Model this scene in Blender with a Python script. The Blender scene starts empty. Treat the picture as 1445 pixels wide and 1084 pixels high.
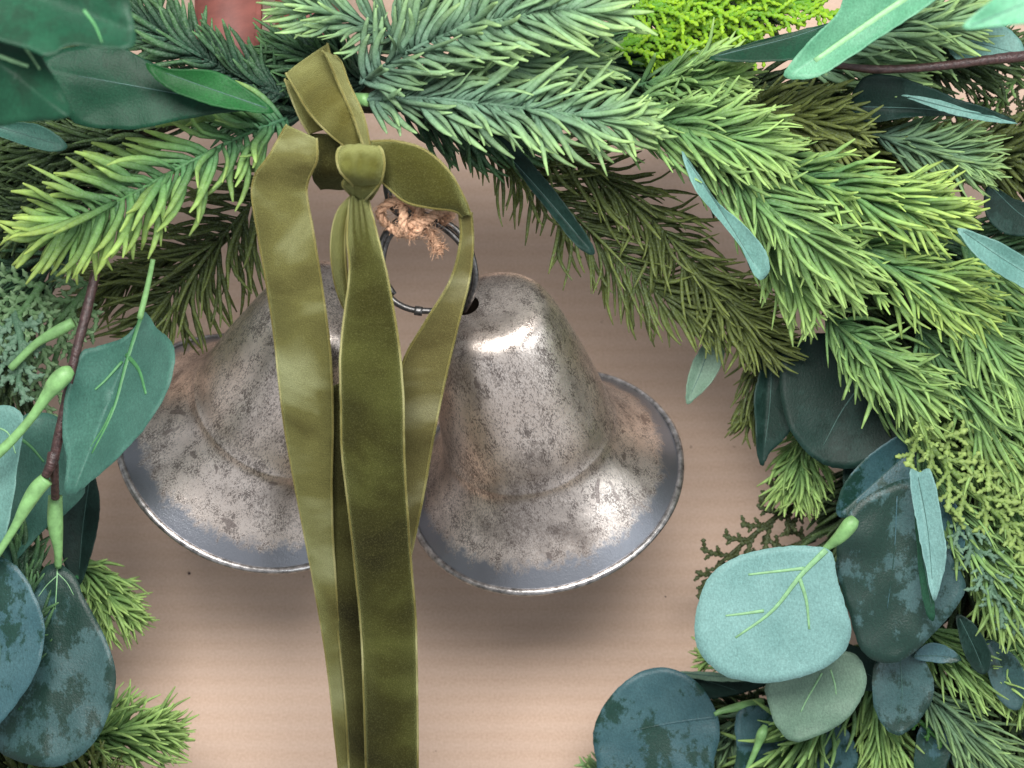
import bpy, bmesh, math, random
import numpy as np
from mathutils import Vector, Matrix, Euler
from mathutils import noise as mnoise

random.seed(7)
S = bpy.context.scene
COL = S.collection

# ------------------------------------------------------------------ camera
CAM_H = 0.660                      # metres above the cardboard
F_PX = 2240.0                      # focal length in photo pixels (photo 1445 x 1084)
cam_d = bpy.data.cameras.new("camera")
cam = bpy.data.objects.new("camera", cam_d)
COL.objects.link(cam)
cam.location = (0, 0, CAM_H)
cam_d.sensor_width = 36.0
cam_d.lens = 36.0 * F_PX / 1445.0
cam_d.clip_start = 0.01
cam_d.clip_end = 20.0
cam_d.dof.use_dof = True
cam_d.dof.focus_distance = 0.555
cam_d.dof.aperture_fstop = 15.0
S.camera = cam

# ------------------------------------------------------------------ light
W = bpy.data.worlds.new("World")
S.world = W
W.use_nodes = True
bg = W.node_tree.nodes["Background"]
bg.inputs[0].default_value = (0.90, 0.94, 1.0, 1)
bg.inputs[1].default_value = 0.45


def area(name, loc, target, sx, sy, power, col):
    d = bpy.data.lights.new(name, 'AREA')
    d.shape = 'RECTANGLE'
    d.size, d.size_y = sx, sy
    d.energy = power
    d.color = col
    o = bpy.data.objects.new(name, d)
    COL.objects.link(o)
    o.location = loc
    o.rotation_euler = (Vector(target) - Vector(loc)).to_track_quat('-Z', 'Y').to_euler()
    return o


area("overhead_key", (0.0, 0.215, 0.60), (0.01, 0.10, 0.0), 0.44, 0.20, 4.9, (1.0, 0.98, 0.95))  # stand-in for window daylight, placed low overhead to brighten the board
area("side_fill_light", (1.0, -0.15, 0.75), (0, 0, 0.0), 0.35, 0.7, 2.4, (0.88, 0.95, 1.0))  # added fill from the right, no window known there
S.view_settings.view_transform = 'Standard'
S.view_settings.look = 'None'
S.view_settings.exposure = 0.38
S.view_settings.gamma = 1.0


# ------------------------------------------------------------------ helpers
def P(px, py, h):
    """photo pixel at height h (metres above the cardboard) -> world point"""
    D = CAM_H - h
    return Vector(((px - 722.5) / F_PX * D, (542.0 - py) / F_PX * D, h))


def M_PER_PX(h):
    return (CAM_H - h) / F_PX


def tag(o, label=None, cat=None, group=None, kind=None):
    if label: o['label'] = label
    if cat: o['category'] = cat
    if group: o['group'] = group
    if kind: o['kind'] = kind
    return o


def empty(name, loc):
    o = bpy.data.objects.new(name, None)
    COL.objects.link(o)
    o.location = loc
    o.empty_display_size = 0.01
    return o


def link(name, me, mat=None, parent=None, smooth=True):
    if mat is not None:
        me.materials.append(mat)
    if smooth:
        me.polygons.foreach_set("use_smooth", [True] * len(me.polygons))
    o = bpy.data.objects.new(name, me)
    COL.objects.link(o)
    if parent is not None:
        o.parent = parent
        # meshes are written in world coordinates: undo the parents' offset
        loc = Vector((0, 0, 0)); p = parent
        while p is not None:
            loc += p.location; p = p.parent
        o.location = -loc
    return o


class MB:
    """collects verts / faces / per-vertex colours"""
    def __init__(s):
        s.v = []; s.f = []; s.c = []

    def add(s, verts, faces, cols=None):
        n = len(s.v)
        s.v.extend(verts)
        s.f.extend([tuple(i + n for i in f) for f in faces])
        s.c.extend(cols if cols else [(1, 1, 1)] * len(verts))

    def build(s, name, mat, parent=None, smooth=True):
        me = bpy.data.meshes.new(name)
        me.from_pydata([tuple(v) for v in s.v], [], s.f)
        ca = me.color_attributes.new("Col", 'FLOAT_COLOR', 'POINT')
        ca.data.foreach_set("color", [x for c in s.c for x in (c[0], c[1], c[2], 1.0)])
        me.update()
        return link(name, me, mat, parent, smooth)


def cat_rom(pts, n):
    """Catmull-Rom through pts (tuples of any length) -> n+1 samples"""
    pts = [np.array(p, float) for p in pts]
    if len(pts) == 2:
        return [pts[0] + (pts[1] - pts[0]) * i / n for i in range(n + 1)]
    ext = [2 * pts[0] - pts[1]] + pts + [2 * pts[-1] - pts[-2]]
    out = []
    m = len(pts) - 1
    for i in range(n + 1):
        u = i / n * m
        k = min(int(u), m - 1); t = u - k
        p0, p1, p2, p3 = ext[k:k + 4]
        out.append(0.5 * ((2 * p1) + (-p0 + p2) * t + (2 * p0 - 5 * p1 + 4 * p2 - p3) * t * t + (-p0 + 3 * p1 - 3 * p2 + p3) * t ** 3))
    return out


def cat_rom_closed(pts, per):
    pts = [np.array(p, float) for p in pts]
    m = len(pts); out = []
    for k in range(m):
        p0, p1, p2, p3 = pts[k - 1], pts[k], pts[(k + 1) % m], pts[(k + 2) % m]
        for j in range(per):
            t = j / per
            out.append(0.5 * ((2 * p1) + (-p0 + p2) * t + (2 * p0 - 5 * p1 + 4 * p2 - p3) * t * t + (-p0 + 3 * p1 - 3 * p2 + p3) * t ** 3))
    return out


def tube(mb, pts, rads, sides=6, flat=1.0, cols=None, flat_n=None, cap=True):
    """tube through pts; rads per point; flat squeezes across the second normal"""
    n = len(pts)
    pts = [Vector(p) for p in pts]
    T0 = (pts[1] - pts[0]).normalized()
    N = flat_n.copy() if flat_n is not None else (Vector((0, 0, 1)) if abs(T0.z) < .9 else Vector((1, 0, 0)))
    verts = []; cc = []
    for i in range(n):
        T = (pts[min(i + 1, n - 1)] - pts[max(i - 1, 0)])
        if T.length < 1e-9: T = T0.copy()
        T.normalize()
        N = (N - T * N.dot(T))
        if N.length < 1e-6: N = T.orthogonal()
        N.normalize()
        B = T.cross(N)
        r = rads[i]
        for k in range(sides):
            a = 2 * math.pi * k / sides
            verts.append(pts[i] + B * (math.cos(a) * r) + N * (math.sin(a) * r * flat))
            if cols: cc.append(cols[i])
    faces = []
    for i in range(n - 1):
        for k in range(sides):
            a = i * sides + k; b = i * sides + (k + 1) % sides
            faces.append((a, b, b + sides, a + sides))
    if cap:
        faces.append(tuple(reversed(range(sides))))
        faces.append(tuple(range((n - 1) * sides, n * sides)))
    mb.add(verts, faces, cc if cols else None)


# ------------------------------------------------------------------ materials
def new_mat(name):
    m = bpy.data.materials.new(name)
    m.use_nodes = True
    nt = m.node_tree
    b = nt.nodes["Principled BSDF"]
    return m, nt, b


def nd(nt, typ, **kw):
    n = nt.nodes.new(typ)
    for k, v in kw.items():
        if k in n.inputs: n.inputs[k].default_value = v
        else: setattr(n, k, v)
    return n


def mapping(nt, scale=(1, 1, 1), coord='Object', rot=(0, 0, 0)):
    tc = nd(nt, 'ShaderNodeTexCoord')
    mp = nd(nt, 'ShaderNodeMapping')
    mp.inputs['Scale'].default_value = scale
    mp.inputs['Rotation'].default_value = rot
    nt.links.new(tc.outputs[coord], mp.inputs['Vector'])
    return mp.outputs[0]


def noise_tex(nt, vec, scale, detail=4, rough=.55, dist=0.0):
    n = nd(nt, 'ShaderNodeTexNoise')
    n.inputs['Scale'].default_value = scale
    n.inputs['Detail'].default_value = detail
    n.inputs['Roughness'].default_value = rough
    n.inputs['Distortion'].default_value = dist
    nt.links.new(vec, n.inputs['Vector'])
    return n.outputs['Fac']


def ramp(nt, fac, stops, interp='LINEAR'):
    r = nd(nt, 'ShaderNodeValToRGB')
    r.color_ramp.interpolation = interp
    el = r.color_ramp.elements
    while len(el) < len(stops): el.new(0.5)
    for e, (p, c) in zip(el, stops):
        e.position = p
        e.color = (c[0], c[1], c[2], 1) if hasattr(c, '__len__') else (c, c, c, 1)
    nt.links.new(fac, r.inputs[0])
    return r.outputs[0]


def mix(nt, fac, a, b, mode='MIX'):
    m = nd(nt, 'ShaderNodeMix')
    m.data_type = 'RGBA'; m.blend_type = mode
    for sock, v in ((m.inputs[0], fac), (m.inputs[6], a), (m.inputs[7], b)):
        if hasattr(v, 'links') or isinstance(v, bpy.types.NodeSocket): nt.links.new(v, sock)
        elif hasattr(v, '__len__'): sock.default_value = (v[0], v[1], v[2], 1)
        else: sock.default_value = v
    return m.outputs[2]


def math_n(nt, op, a, b=0.0, clamp=False):
    m = nd(nt, 'ShaderNodeMath'); m.operation = op; m.use_clamp = clamp
    for s, v in ((m.inputs[0], a), (m.inputs[1], b)):
        if isinstance(v, bpy.types.NodeSocket): nt.links.new(v, s)
        else: s.default_value = v
    return m.outputs[0]


def bump(nt, b, h, strength, dist):
    n = nd(nt, 'ShaderNodeBump')
    n.inputs['Strength'].default_value = strength
    n.inputs['Distance'].default_value = dist
    nt.links.new(h, n.inputs['Height'])
    nt.links.new(n.outputs[0], b.inputs['Normal'])


def mat_cardboard():
    m, nt, b = new_mat("kraft_cardboard")
    v = mapping(nt)
    big = noise_tex(nt, v, 9, 3)
    fib = noise_tex(nt, mapping(nt, (260, 900, 300)), 1.0, 5, .65)
    fine = noise_tex(nt, v, 900, 3, .6)
    spk = noise_tex(nt, v, 260, 2, .5)
    c = ramp(nt, big, [(.3, (.53, .365, .265)), (.7, (.61, .43, .32))])
    c = mix(nt, .15, c, ramp(nt, fib, [(.3, (.38, .26, .195)), (.7, (.62, .47, .38))]))
    c = mix(nt, .18, c, ramp(nt, fine, [(.35, (.30, .2, .15)), (.65, (.7, .55, .45))]))
    dark = ramp(nt, spk, [(.0, 0.0), (.735, 0.0), (.78, 0.55), (1, .55)])
    c = mix(nt, dark, c, (.14, .09, .06))
    # corrugation showing through as faint bands
    wv = nd(nt, 'ShaderNodeTexWave'); wv.wave_type = 'BANDS'; wv.bands_direction = 'Y'
    wv.inputs['Scale'].default_value = 41.0
    wv.inputs['Distortion'].default_value = .35
    wv.inputs['Detail'].default_value = 2
    wv.inputs['Detail Scale'].default_value = .6
    nt.links.new(v, wv.inputs['Vector'])
    c = mix(nt, math_n(nt, 'MULTIPLY', wv.outputs['Fac'], .17), c, (.66, .52, .44))
    nt.links.new(c, b.inputs['Base Color'])
    b.inputs['Roughness'].default_value = .72
    b.inputs['Specular IOR Level'].default_value = .35
    h = math_n(nt, 'ADD', math_n(nt, 'MULTIPLY', wv.outputs['Fac'], .30), math_n(nt, 'MULTIPLY', fib, .35))
    bump(nt, b, h, .22, .0010)
    return m


def mat_needle():
    m, nt, b = new_mat("needle_plastic")
    a = nd(nt, 'ShaderNodeVertexColor'); a.layer_name = "Col"
    v = mapping(nt)
    n1 = noise_tex(nt, v, 420, 3)
    frost = noise_tex(nt, v, 1500, 3, .6)
    c = mix(nt, .5, a.outputs[0], mix(nt, 1.0, a.outputs[0], ramp(nt, n1, [(.3, .62), (.7, 1.35)]), 'MULTIPLY'))
    c = mix(nt, ramp(nt, frost, [(.45, 0.0), (.75, .16)]), c, (.55, .68, .58))
    nt.links.new(c, b.inputs['Base Color'])
    b.inputs['Roughness'].default_value = .62
    b.inputs['Specular IOR Level'].default_value = .22
    b.inputs['Subsurface Weight'].default_value = 0.0
    # thin soft plastic lets some light through
    tr = nd(nt, 'ShaderNodeBsdfTranslucent')
    nt.links.new(c, tr.inputs[0])
    ms = nd(nt, 'ShaderNodeMixShader'); ms.inputs[0].default_value = .22
    nt.links.new(b.outputs[0], ms.inputs[1]); nt.links.new(tr.outputs[0], ms.inputs[2])
    nt.links.new(ms.outputs[0], nt.nodes['Material Output'].inputs[0])
    bump(nt, b, frost, .25, .0004)
    return m


def mat_leaf(name, c1, c2, blotch=None, blotch_lo=.52, scale=70, rough=.5, sheen=.25, accent=None):
    m, nt, b = new_mat(name)
    v = mapping(nt)
    n1 = noise_tex(nt, v, 45, 4)
    weave = noise_tex(nt, mapping(nt, (1700, 700, 700), rot=(0, 0, .6)), 1.0, 2, .6)
    fine = noise_tex(nt, v, 1400, 3, .6)
    c = ramp(nt, n1, [(.3, c1), (.7, c2)])
    if blotch:
        nb = noise_tex(nt, mapping(nt, (1, .75, 1)), scale, 8, .74)
        nb2 = noise_tex(nt, v, 28, 2)
        k = math_n(nt, 'ADD', nb, math_n(nt, 'MULTIPLY', math_n(nt, 'SUBTRACT', nb2, .5), .55))
        c = mix(nt, ramp(nt, k, [(blotch_lo - .01, 0.0), (blotch_lo + .045, .92)]), c, blotch)
        na = noise_tex(nt, mapping(nt, (1, 1, 1), rot=(0, 0, 1)), 60, 5, .6)
        c = mix(nt, ramp(nt, na, [(.705, 0.0), (.75, .8)]), c, accent or (.03, .22, .05))
    c = mix(nt, .22, c, mix(nt, 1.0, c, ramp(nt, weave, [(.35, .55), (.65, 1.45)]), 'MULTIPLY'))
    c = mix(nt, .3, c, mix(nt, 1.0, c, ramp(nt, fine, [(.35, .6), (.65, 1.4)]), 'MULTIPLY'))
    nt.links.new(c, b.inputs['Base Color'])
    b.inputs['Roughness'].default_value = rough
    b.inputs['Specular IOR Level'].default_value = .4 if sheen > .1 else .22
    b.inputs['Sheen Weight'].default_value = sheen * .3
    b.inputs['Sheen Roughness'].default_value = .5
    b.inputs['Sheen Tint'].default_value = (.75, .95, .95, 1)
    hh = math_n(nt, 'ADD', math_n(nt, 'MULTIPLY', weave, .6), fine)
    bump(nt, b, hh, .35, .0004)
    tr = nd(nt, 'ShaderNodeBsdfTranslucent')
    nt.links.new(c, tr.inputs[0])
    ms = nd(nt, 'ShaderNodeMixShader'); ms.inputs[0].default_value = .12
    nt.links.new(b.outputs[0], ms.inputs[1]); nt.links.new(tr.outputs[0], ms.inputs[2])
    nt.links.new(ms.outputs[0], nt.nodes['Material Output'].inputs[0])
    return m


def mat_plain(name, col, rough=.5, metal=0.0, nscale=300, var=.35, bstr=.3, bd=.0004, spec=.5):
    m, nt, b = new_mat(name)
    v = mapping(nt)
    n1 = noise_tex(nt, v, nscale, 5, .6)
    lo = tuple(x * (1 - var) for x in col); hi = tuple(min(1, x * (1 + var)) for x in col)
    nt.links.new(ramp(nt, n1, [(.3, lo), (.7, hi)]), b.inputs['Base Color'])
    b.inputs['Roughness'].default_value = rough
    b.inputs['Metallic'].default_value = metal
    b.inputs['Specular IOR Level'].default_value = spec
    bump(nt, b, n1, bstr, bd)
    return m


def mat_velvet():
    m, nt, b = new_mat("olive_velvet")
    a = nd(nt, 'ShaderNodeVertexColor'); a.layer_name = "Col"
    v = mapping(nt)
    nap = noise_tex(nt, mapping(nt, (.6, 1, 1), rot=(0, 0, .5)), 42, 3, .5, .4)
    fuzz = noise_tex(nt, v, 1700, 5, .75)
    fib = noise_tex(nt, v, 3400, 2, .6)
    c = ramp(nt, nap, [(.28, (.024, .020, .003)), (.50, (.056, .052, .010)), (.70, (.125, .128, .040))])
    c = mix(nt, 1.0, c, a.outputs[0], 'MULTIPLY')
    c = mix(nt, ramp(nt, fuzz, [(.50, 0.0), (.75, .22)]), c, (.22, .22, .085))
    c = mix(nt, .35, c, mix(nt, 1.0, c, ramp(nt, fib, [(.35, .45), (.65, 1.55)]), 'MULTIPLY'))
    nt.links.new(c, b.inputs['Base Color'])
    b.inputs['Roughness'].default_value = .85
    b.inputs['Specular IOR Level'].default_value = .15
    b.inputs['Sheen Weight'].default_value = .45
    b.inputs['Sheen Roughness'].default_value = .3
    b.inputs['Sheen Tint'].default_value = (.78, .84, .35, 1)
    bump(nt, b, math_n(nt, 'ADD', fuzz, math_n(nt, 'MULTIPLY', fib, .6)), .65, .0008)
    return m


def mat_bell():
    m, nt, b = new_mat("aged_silver")
    tc = nd(nt, 'ShaderNodeTexCoord')
    sep = nd(nt, 'ShaderNodeSeparateXYZ')
    nt.links.new(tc.outputs['Object'], sep.inputs[0])
    z = sep.outputs['Z']                       # 0 at the mouth, BELL_L at the crown
    v = mapping(nt)
    big = noise_tex(nt, v, 38, 4, .6, .4)
    mid = noise_tex(nt, mapping(nt, (1, 1, .55)), 230, 7, .75, .3)
    # small torn flecks, strung out along the bell
    fl = noise_tex(nt, mapping(nt, (1, 1, .42), rot=(.5, .2, .3)), 1500, 4, .7, .6)
    fl2 = noise_tex(nt, mapping(nt, (1, 1, .35), rot=(.1, .6, .9)), 2500, 3, .65, .4)
    patch = noise_tex(nt, mapping(nt, (1, 1, .8), rot=(1, .3, .3)), 75, 3, .55, .6)
    silver = ramp(nt, big, [(.3, (.74, .63, .55)), (.7, (.95, .85, .77))])
    # plain burnished band by the rim
    band = ramp(nt, math_n(nt, 'ADD', math_n(nt, 'MULTIPLY', z, 10.0), math_n(nt, 'MULTIPLY', math_n(nt, 'SUBTRACT', mid, .5), .16)),
                [(.0, 1.0), (.055, 1.0), (.085, 0.0), (1, 0.0)])
    k = math_n(nt, 'ADD', fl, math_n(nt, 'MULTIPLY', math_n(nt, 'SUBTRACT', big, .5), .62))
    c = mix(nt, ramp(nt, k, [(.53, 0.0), (.60, .6)]), silver, (.22, .18, .16))
    c = mix(nt, ramp(nt, math_n(nt, 'ADD', fl2, math_n(nt, 'MULTIPLY', math_n(nt, 'SUBTRACT', mid, .5), .95)), [(.545, 0.0), (.60, .78)]), c, (.12, .095, .085))
    c = mix(nt, ramp(nt, fl2, [(.64, 0.0), (.70, .55)]), c, (.85, .82, .80))
    c = mix(nt, ramp(nt, patch, [(.685, 0.0), (.70, .75)]), c, (.26, .21, .19))
    grime = noise_tex(nt, mapping(nt, (1, 1, .7), rot=(.3, 1.1, .2)), 26, 5, .65, .5)
    c = mix(nt, ramp(nt, grime, [(.47, 0.0), (.68, .68)]), c, (.15, .12, .105))
    c = mix(nt, band, c, (.27, .28, .31))
    nt.links.new(c, b.inputs['Base Color'])
    b.inputs['Metallic'].default_value = .93
    r = mix(nt, ramp(nt, k, [(.47, 0.0), (.6, 1.0)]), (.29, .29, .29), (.44, .44, .44))
    r = mix(nt, band, r, (.34, .34, .34))
    nt.links.new(r, b.inputs['Roughness'])
    hh = math_n(nt, 'ADD', math_n(nt, 'MULTIPLY', fl, .6), math_n(nt, 'MULTIPLY', mid, .7))
    bump(nt, b, hh, .28, .0006)
    return m


M_CARD = mat_cardboard()
M_NEEDLE = mat_needle()
M_STEM = mat_plain("pine_stem", (.13, .20, .12), .6, nscale=500)
M_BARK = mat_plain("brown_twig", (.045, .022, .02), .38, nscale=600, var=.6, bstr=.6, bd=.0008)
M_STALK = mat_plain("green_stalk", (.17, .34, .12), .5, nscale=350, var=.25)
M_VEIN = mat_plain("leaf_vein", (.19, .37, .18), .55, nscale=500, var=.2)
M_VEIN_D = mat_plain("leaf_vein_dark", (.06, .20, .07), .55, nscale=500, var=.2)
M_VEIN_T = mat_plain("leaf_midrib", (.035, .095, .08), .55, nscale=500, var=.3)
M_VELVET = mat_velvet()
M_BELL = mat_bell()
M_RING = mat_plain("tarnished_steel", (.11, .107, .105), .42, metal=.9, nscale=700, var=.55, bstr=.4)
M_INSIDE = mat_plain('bell_inside', (.018, .016, .016), .7, metal=.2, nscale=200)  # near-black colour puts the shade of the hollow into the metal
M_RIM = mat_plain("rim_metal", (.40, .38, .37), .34, metal=.95, nscale=420, var=.6, bstr=.35)
M_TWINE = mat_plain("jute_twine", (.50, .30, .19), .85, nscale=900, var=.5, bstr=.8, bd=.0006)
M_RED = mat_plain("dull_red_paint", (.15, .045, .034), .6, nscale=120, var=.25)
M_CORE = mat_plain("dark_vine", (.03, .028, .012), .85, nscale=300, var=.6, bstr=1, bd=.002)
M_CEDAR = mat_needle(); M_CEDAR.name = "cedar_plastic"

L_DARK = mat_leaf("leaf_dark_blotched", (.026, .072, .072), (.055, .115, .115), (.007, .030, .020), .475, 75, .42, .25)
L_BLUE = mat_leaf("leaf_slate_blue", (.028, .085, .100), (.060, .135, .148), (.008, .040, .026), .52, 85, .42, .25)
L_GREEN = mat_leaf("leaf_deep_green", (.004, .032, .016), (.010, .060, .030), (.008, .035, .018), .50, 26, .5, .08)
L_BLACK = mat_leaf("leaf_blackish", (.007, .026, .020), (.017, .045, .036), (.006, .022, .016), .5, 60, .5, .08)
L_TEAL = mat_leaf("leaf_teal_cloth", (.025, .095, .070), (.060, .165, .125), None, rough=.55, sheen=.4)
L_PALE = mat_leaf("leaf_pale_aqua", (.13, .27, .25), (.20, .37, .345), None, rough=.6, sheen=.5)
L_MID = mat_leaf("leaf_soft_teal", (.09, .215, .185), (.15, .30, .26), None, rough=.55, sheen=.4)
L_SAGE = mat_leaf("leaf_sage", (.10, .18, .125), (.16, .25, .18), None, rough=.55, sheen=.35)
L_LIP = mat_leaf('leaf_lit_green', (.006, .055, .012), (.013, .095, .022), None, rough=.5, sheen=.1)  # brighter green than the curled leaf, light on its lip put into the colour
L_MINT = mat_leaf("leaf_mint", (.06, .22, .12), (.13, .33, .20), None, rough=.5, sheen=.4)


# ------------------------------------------------------------------ the board it lies on
BOARD_TILT = math.radians(15)


def board_z(y):
    return -math.tan(BOARD_TILT) * (y + .17)


def cardboard():
    bm = bmesh.new()
    bmesh.ops.create_cube(bm, size=1.0, matrix=Matrix.Translation((0, 0, -.003)) @ Matrix.Diagonal((1.5, 1.2, .006, 1)))
    me = bpy.data.meshes.new("cardboard")
    bm.to_mesh(me); bm.free()
    o = link("cardboard", me, M_CARD, None, False)
    o.rotation_euler = (-BOARD_TILT, 0, 0)          # the board leans away a little towards the top
    o.location = (0, -.17, 0)
    tag(o, kind='structure')
    o['label'] = "plain brown corrugated cardboard sheet under the wreath and bells"


cardboard()


def slat(x0, y0, x1, y1, w0, w1, h0, h1, label):
    """a painted wooden slat: its far end stands on the cardboard beyond the picture, its near end rests on the wreath"""
    a, c = P(x0, y0, h0), P(x1, y1, h1)
    a.z = board_z(a.y) + .002
    d = (c - a).normalized(); n = Vector((-d.y, d.x, 0)).normalized(); up = n.cross(d)
    if up.z < 0: up = -up
    bm = bmesh.new()
    vs = []
    for z in (0, .006):
        for q, w in ((a, w0), (c, w1)):
            for sgn in (-1, 1):
                vs.append(bm.verts.new(q + n * sgn * w * .5 * M_PER_PX(h1) + up * z))
    for f in ((0, 1, 3, 2), (4, 6, 7, 5), (0, 4, 5, 1), (2, 3, 7, 6), (0, 2, 6, 4), (1, 5, 7, 3)):
        bm.faces.new([vs[i] for i in f])
    bmesh.ops.recalc_face_normals(bm, faces=bm.faces)
    bmesh.ops.bevel(bm, geom=list(bm.edges), offset=.0016, segments=3, affect='EDGES')
    me = bpy.data.meshes.new("red_slat"); bm.to_mesh(me); bm.free()
    o = link("red_slat", me, M_RED)
    tag(o, label, "wooden slat", "red slats behind the top of the wreath")


slat(250, -500, 325, 96, 150, 92, .006, .098, "wide dull red slat left of the pale gap behind the dark pine needles")
slat(380, -500, 437, 110, 150, 88, .006, .098, "narrow dull red slat directly behind the top of the velvet ribbon")

# ------------------------------------------------------------------ bells
BELL_L = .098
PROFILE = [(.0, .0), (.0, .006), (.0003, .0130), (.0010, .0160), (.0028, .0188), (.0060, .0209), (.012, .0230), (.020, .0250), (.030, .0271),
           (.042, .0293), (.052, .0308), (.0600, .0318), (.0635, .0325), (.0655, .0330), (.0680, .0330), (.0715, .0338), (.0770, .0364), (.0830, .0402), (.0885, .0448), (.0930, .0491),
           (.0960, .0520), (.0975, .0534)]


def lathe(mb, prof, seg=128):
    """prof: list of (z, r)"""
    vs = []; fs = []
    for z, r in prof:
        for k in range(seg):
            a = 2 * math.pi * k / seg
            vs.append((math.cos(a) * r, math.sin(a) * r, z))
    for i in range(len(prof) - 1):
        for k in range(seg):
            a = i * seg + k; b = i * seg + (k + 1) % seg
            fs.append((a, a + seg, b + seg, b))
    mb.add(vs, fs)


def bell_body_mesh():
    pr = cat_rom(PROFILE[2:], 70)
    seg = 96
    pr = [(0.0, r) for r in (.0005, .004, .008, .0105)] + [(p[0], p[1]) for p in pr]
    outer = [(BELL_L - s, r) for s, r in pr]
    inner = [(BELL_L - s - .0009 * (1 if r < .02 else .3), max(.0004, r - .0009 * (0.2 if s < .0005 else 1))) for s, r in pr]
    prof = outer + list(reversed(inner))
    bm = bmesh.new()
    rings = []
    for z, r in prof:
        rings.append([bm.verts.new((math.cos(2 * math.pi * k / seg) * r, math.sin(2 * math.pi * k / seg) * r, z)) for k in range(seg)])
    for i in range(len(rings) - 1):
        for k in range(seg):
            bm.faces.new((rings[i][k], rings[i + 1][k], rings[i + 1][(k + 1) % seg], rings[i][(k + 1) % seg]))
    bm.faces.new(list(rings[0])); bm.faces.new(list(reversed(rings[-1])))
    bmesh.ops.recalc_face_normals(bm, faces=bm.faces)
    # a slight hand-made unevenness
    for v in bm.verts:
        n = mnoise.noise(v.co * 60) * .00035
        r = math.hypot(v.co.x, v.co.y)
        if r > .001:
            v.co.x += v.co.x / r * n; v.co.y += v.co.y / r * n
    me = bpy.data.meshes.new("bell_body"); bm.to_mesh(me); bm.free()
    o = bpy.data.objects.new("tmp", me); COL.objects.link(o)
    cbm = bmesh.new()
    for sx in (.0084,):
        bmesh.ops.create_cone(cbm, cap_ends=True, segments=32, radius1=.0046, radius2=.0046, depth=.012,
                              matrix=Matrix.Translation((sx, 0, BELL_L)))
    cme = bpy.data.meshes.new("cut"); cbm.to_mesh(cme); cbm.free()
    co = bpy.data.objects.new("cut", cme); COL.objects.link(co)
    md = o.modifiers.new("b", 'BOOLEAN'); md.operation = 'DIFFERENCE'; md.object = co; md.solver = 'EXACT'
    dg = bpy.context.evaluated_depsgraph_get()
    res = bpy.data.meshes.new_from_object(o.evaluated_get(dg)); res.name = "bell_body"
    bpy.data.objects.remove(o); bpy.data.objects.remove(co)
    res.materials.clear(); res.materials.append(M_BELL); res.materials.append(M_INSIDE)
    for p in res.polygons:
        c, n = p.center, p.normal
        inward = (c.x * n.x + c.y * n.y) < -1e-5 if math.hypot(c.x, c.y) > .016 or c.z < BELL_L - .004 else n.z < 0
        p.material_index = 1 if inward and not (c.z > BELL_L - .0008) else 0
    res.polygons.foreach_set("use_smooth", [True] * len(res.polygons))
    try:
        res.set_sharp_from_angle(angle=math.radians(50))
    except Exception:
        pass
    return res


def rim_mesh():
    mb = MB()
    R = .0536; r = .00140; seg = 128
    vs = []; fs = []
    for k in range(seg):
        a = 2 * math.pi * k / seg
        rr = r * (1 + .06 * math.sin(a * 9))
        for j in range(10):
            t = 2 * math.pi * j / 10
            vs.append((math.cos(a) * (R + rr * math.cos(t)), math.sin(a) * (R + rr * math.cos(t)), .0004 + rr * math.sin(t)))
    for k in range(seg):
        for j in range(10):
            a = k * 10 + j; b = k * 10 + (j + 1) % 10
            c = ((k + 1) % seg) * 10 + (j + 1) % 10; d = ((k + 1) % seg) * 10 + j
            fs.append((a, d, c, b))
    me = bpy.data.meshes.new("rim"); me.from_pydata(vs, [], fs); me.materials.append(M_RIM)
    me.polygons.foreach_set("use_smooth", [True] * len(me.polygons))
    return me


def ridge_mesh():
    R = .0331; r = .00045; seg = 96; vs = []; fs = []
    for k in range(seg):
        a = 2 * math.pi * k / seg
        for j in range(8):
            t = 2 * math.pi * j / 8
            vs.append((math.cos(a) * (R + r * math.cos(t)), math.sin(a) * (R + r * math.cos(t)), BELL_L - .0660 + r * 2.2 * math.sin(t)))
    for k in range(seg):
        for j in range(8):
            fs.append((k * 8 + j, ((k + 1) % seg) * 8 + j, ((k + 1) % seg) * 8 + (j + 1) % 8, k * 8 + (j + 1) % 8))
    me = bpy.data.meshes.new("ridge"); me.from_pydata(vs, [], fs); me.materials.append(M_BELL)
    me.polygons.foreach_set("use_smooth", [True] * len(me.polygons))
    return me


B_BODY, B_RIM = bell_body_mesh(), rim_mesh()


def bell(mouth, top, spin, label):
    a = (top - mouth).normalized()
    q = Vector((0, 0, 1)).rotation_difference(a)
    e = empty("bell", mouth)
    e.rotation_mode = 'QUATERNION'
    e.rotation_quaternion = q @ Euler((0, 0, spin)).to_quaternion()
    tag(e, label, "bell", "silver bells hanging from one ring")
    for n, me in (("body", B_BODY), ("rim", B_RIM)):
        o = bpy.data.objects.new(n, me); COL.objects.link(o); o.parent = e
    return e


bell(P(768, 673, .0400), P(692, 437, .1105), math.radians(172),
     "aged silver bell right of the ribbon, its dark crown hole showing")
bell(P(359, 634, .0408), P(476, 426, .1100), math.radians(40),
     "aged silver bell left of the ribbon, its crown half covered by velvet")

# ------------------------------------------------------------------ ring, link, twine
def px_path(pts, n, dz=0.0):
    return [P(p[0], p[1], p[2] + dz) for p in cat_rom(pts, n)]


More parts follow.
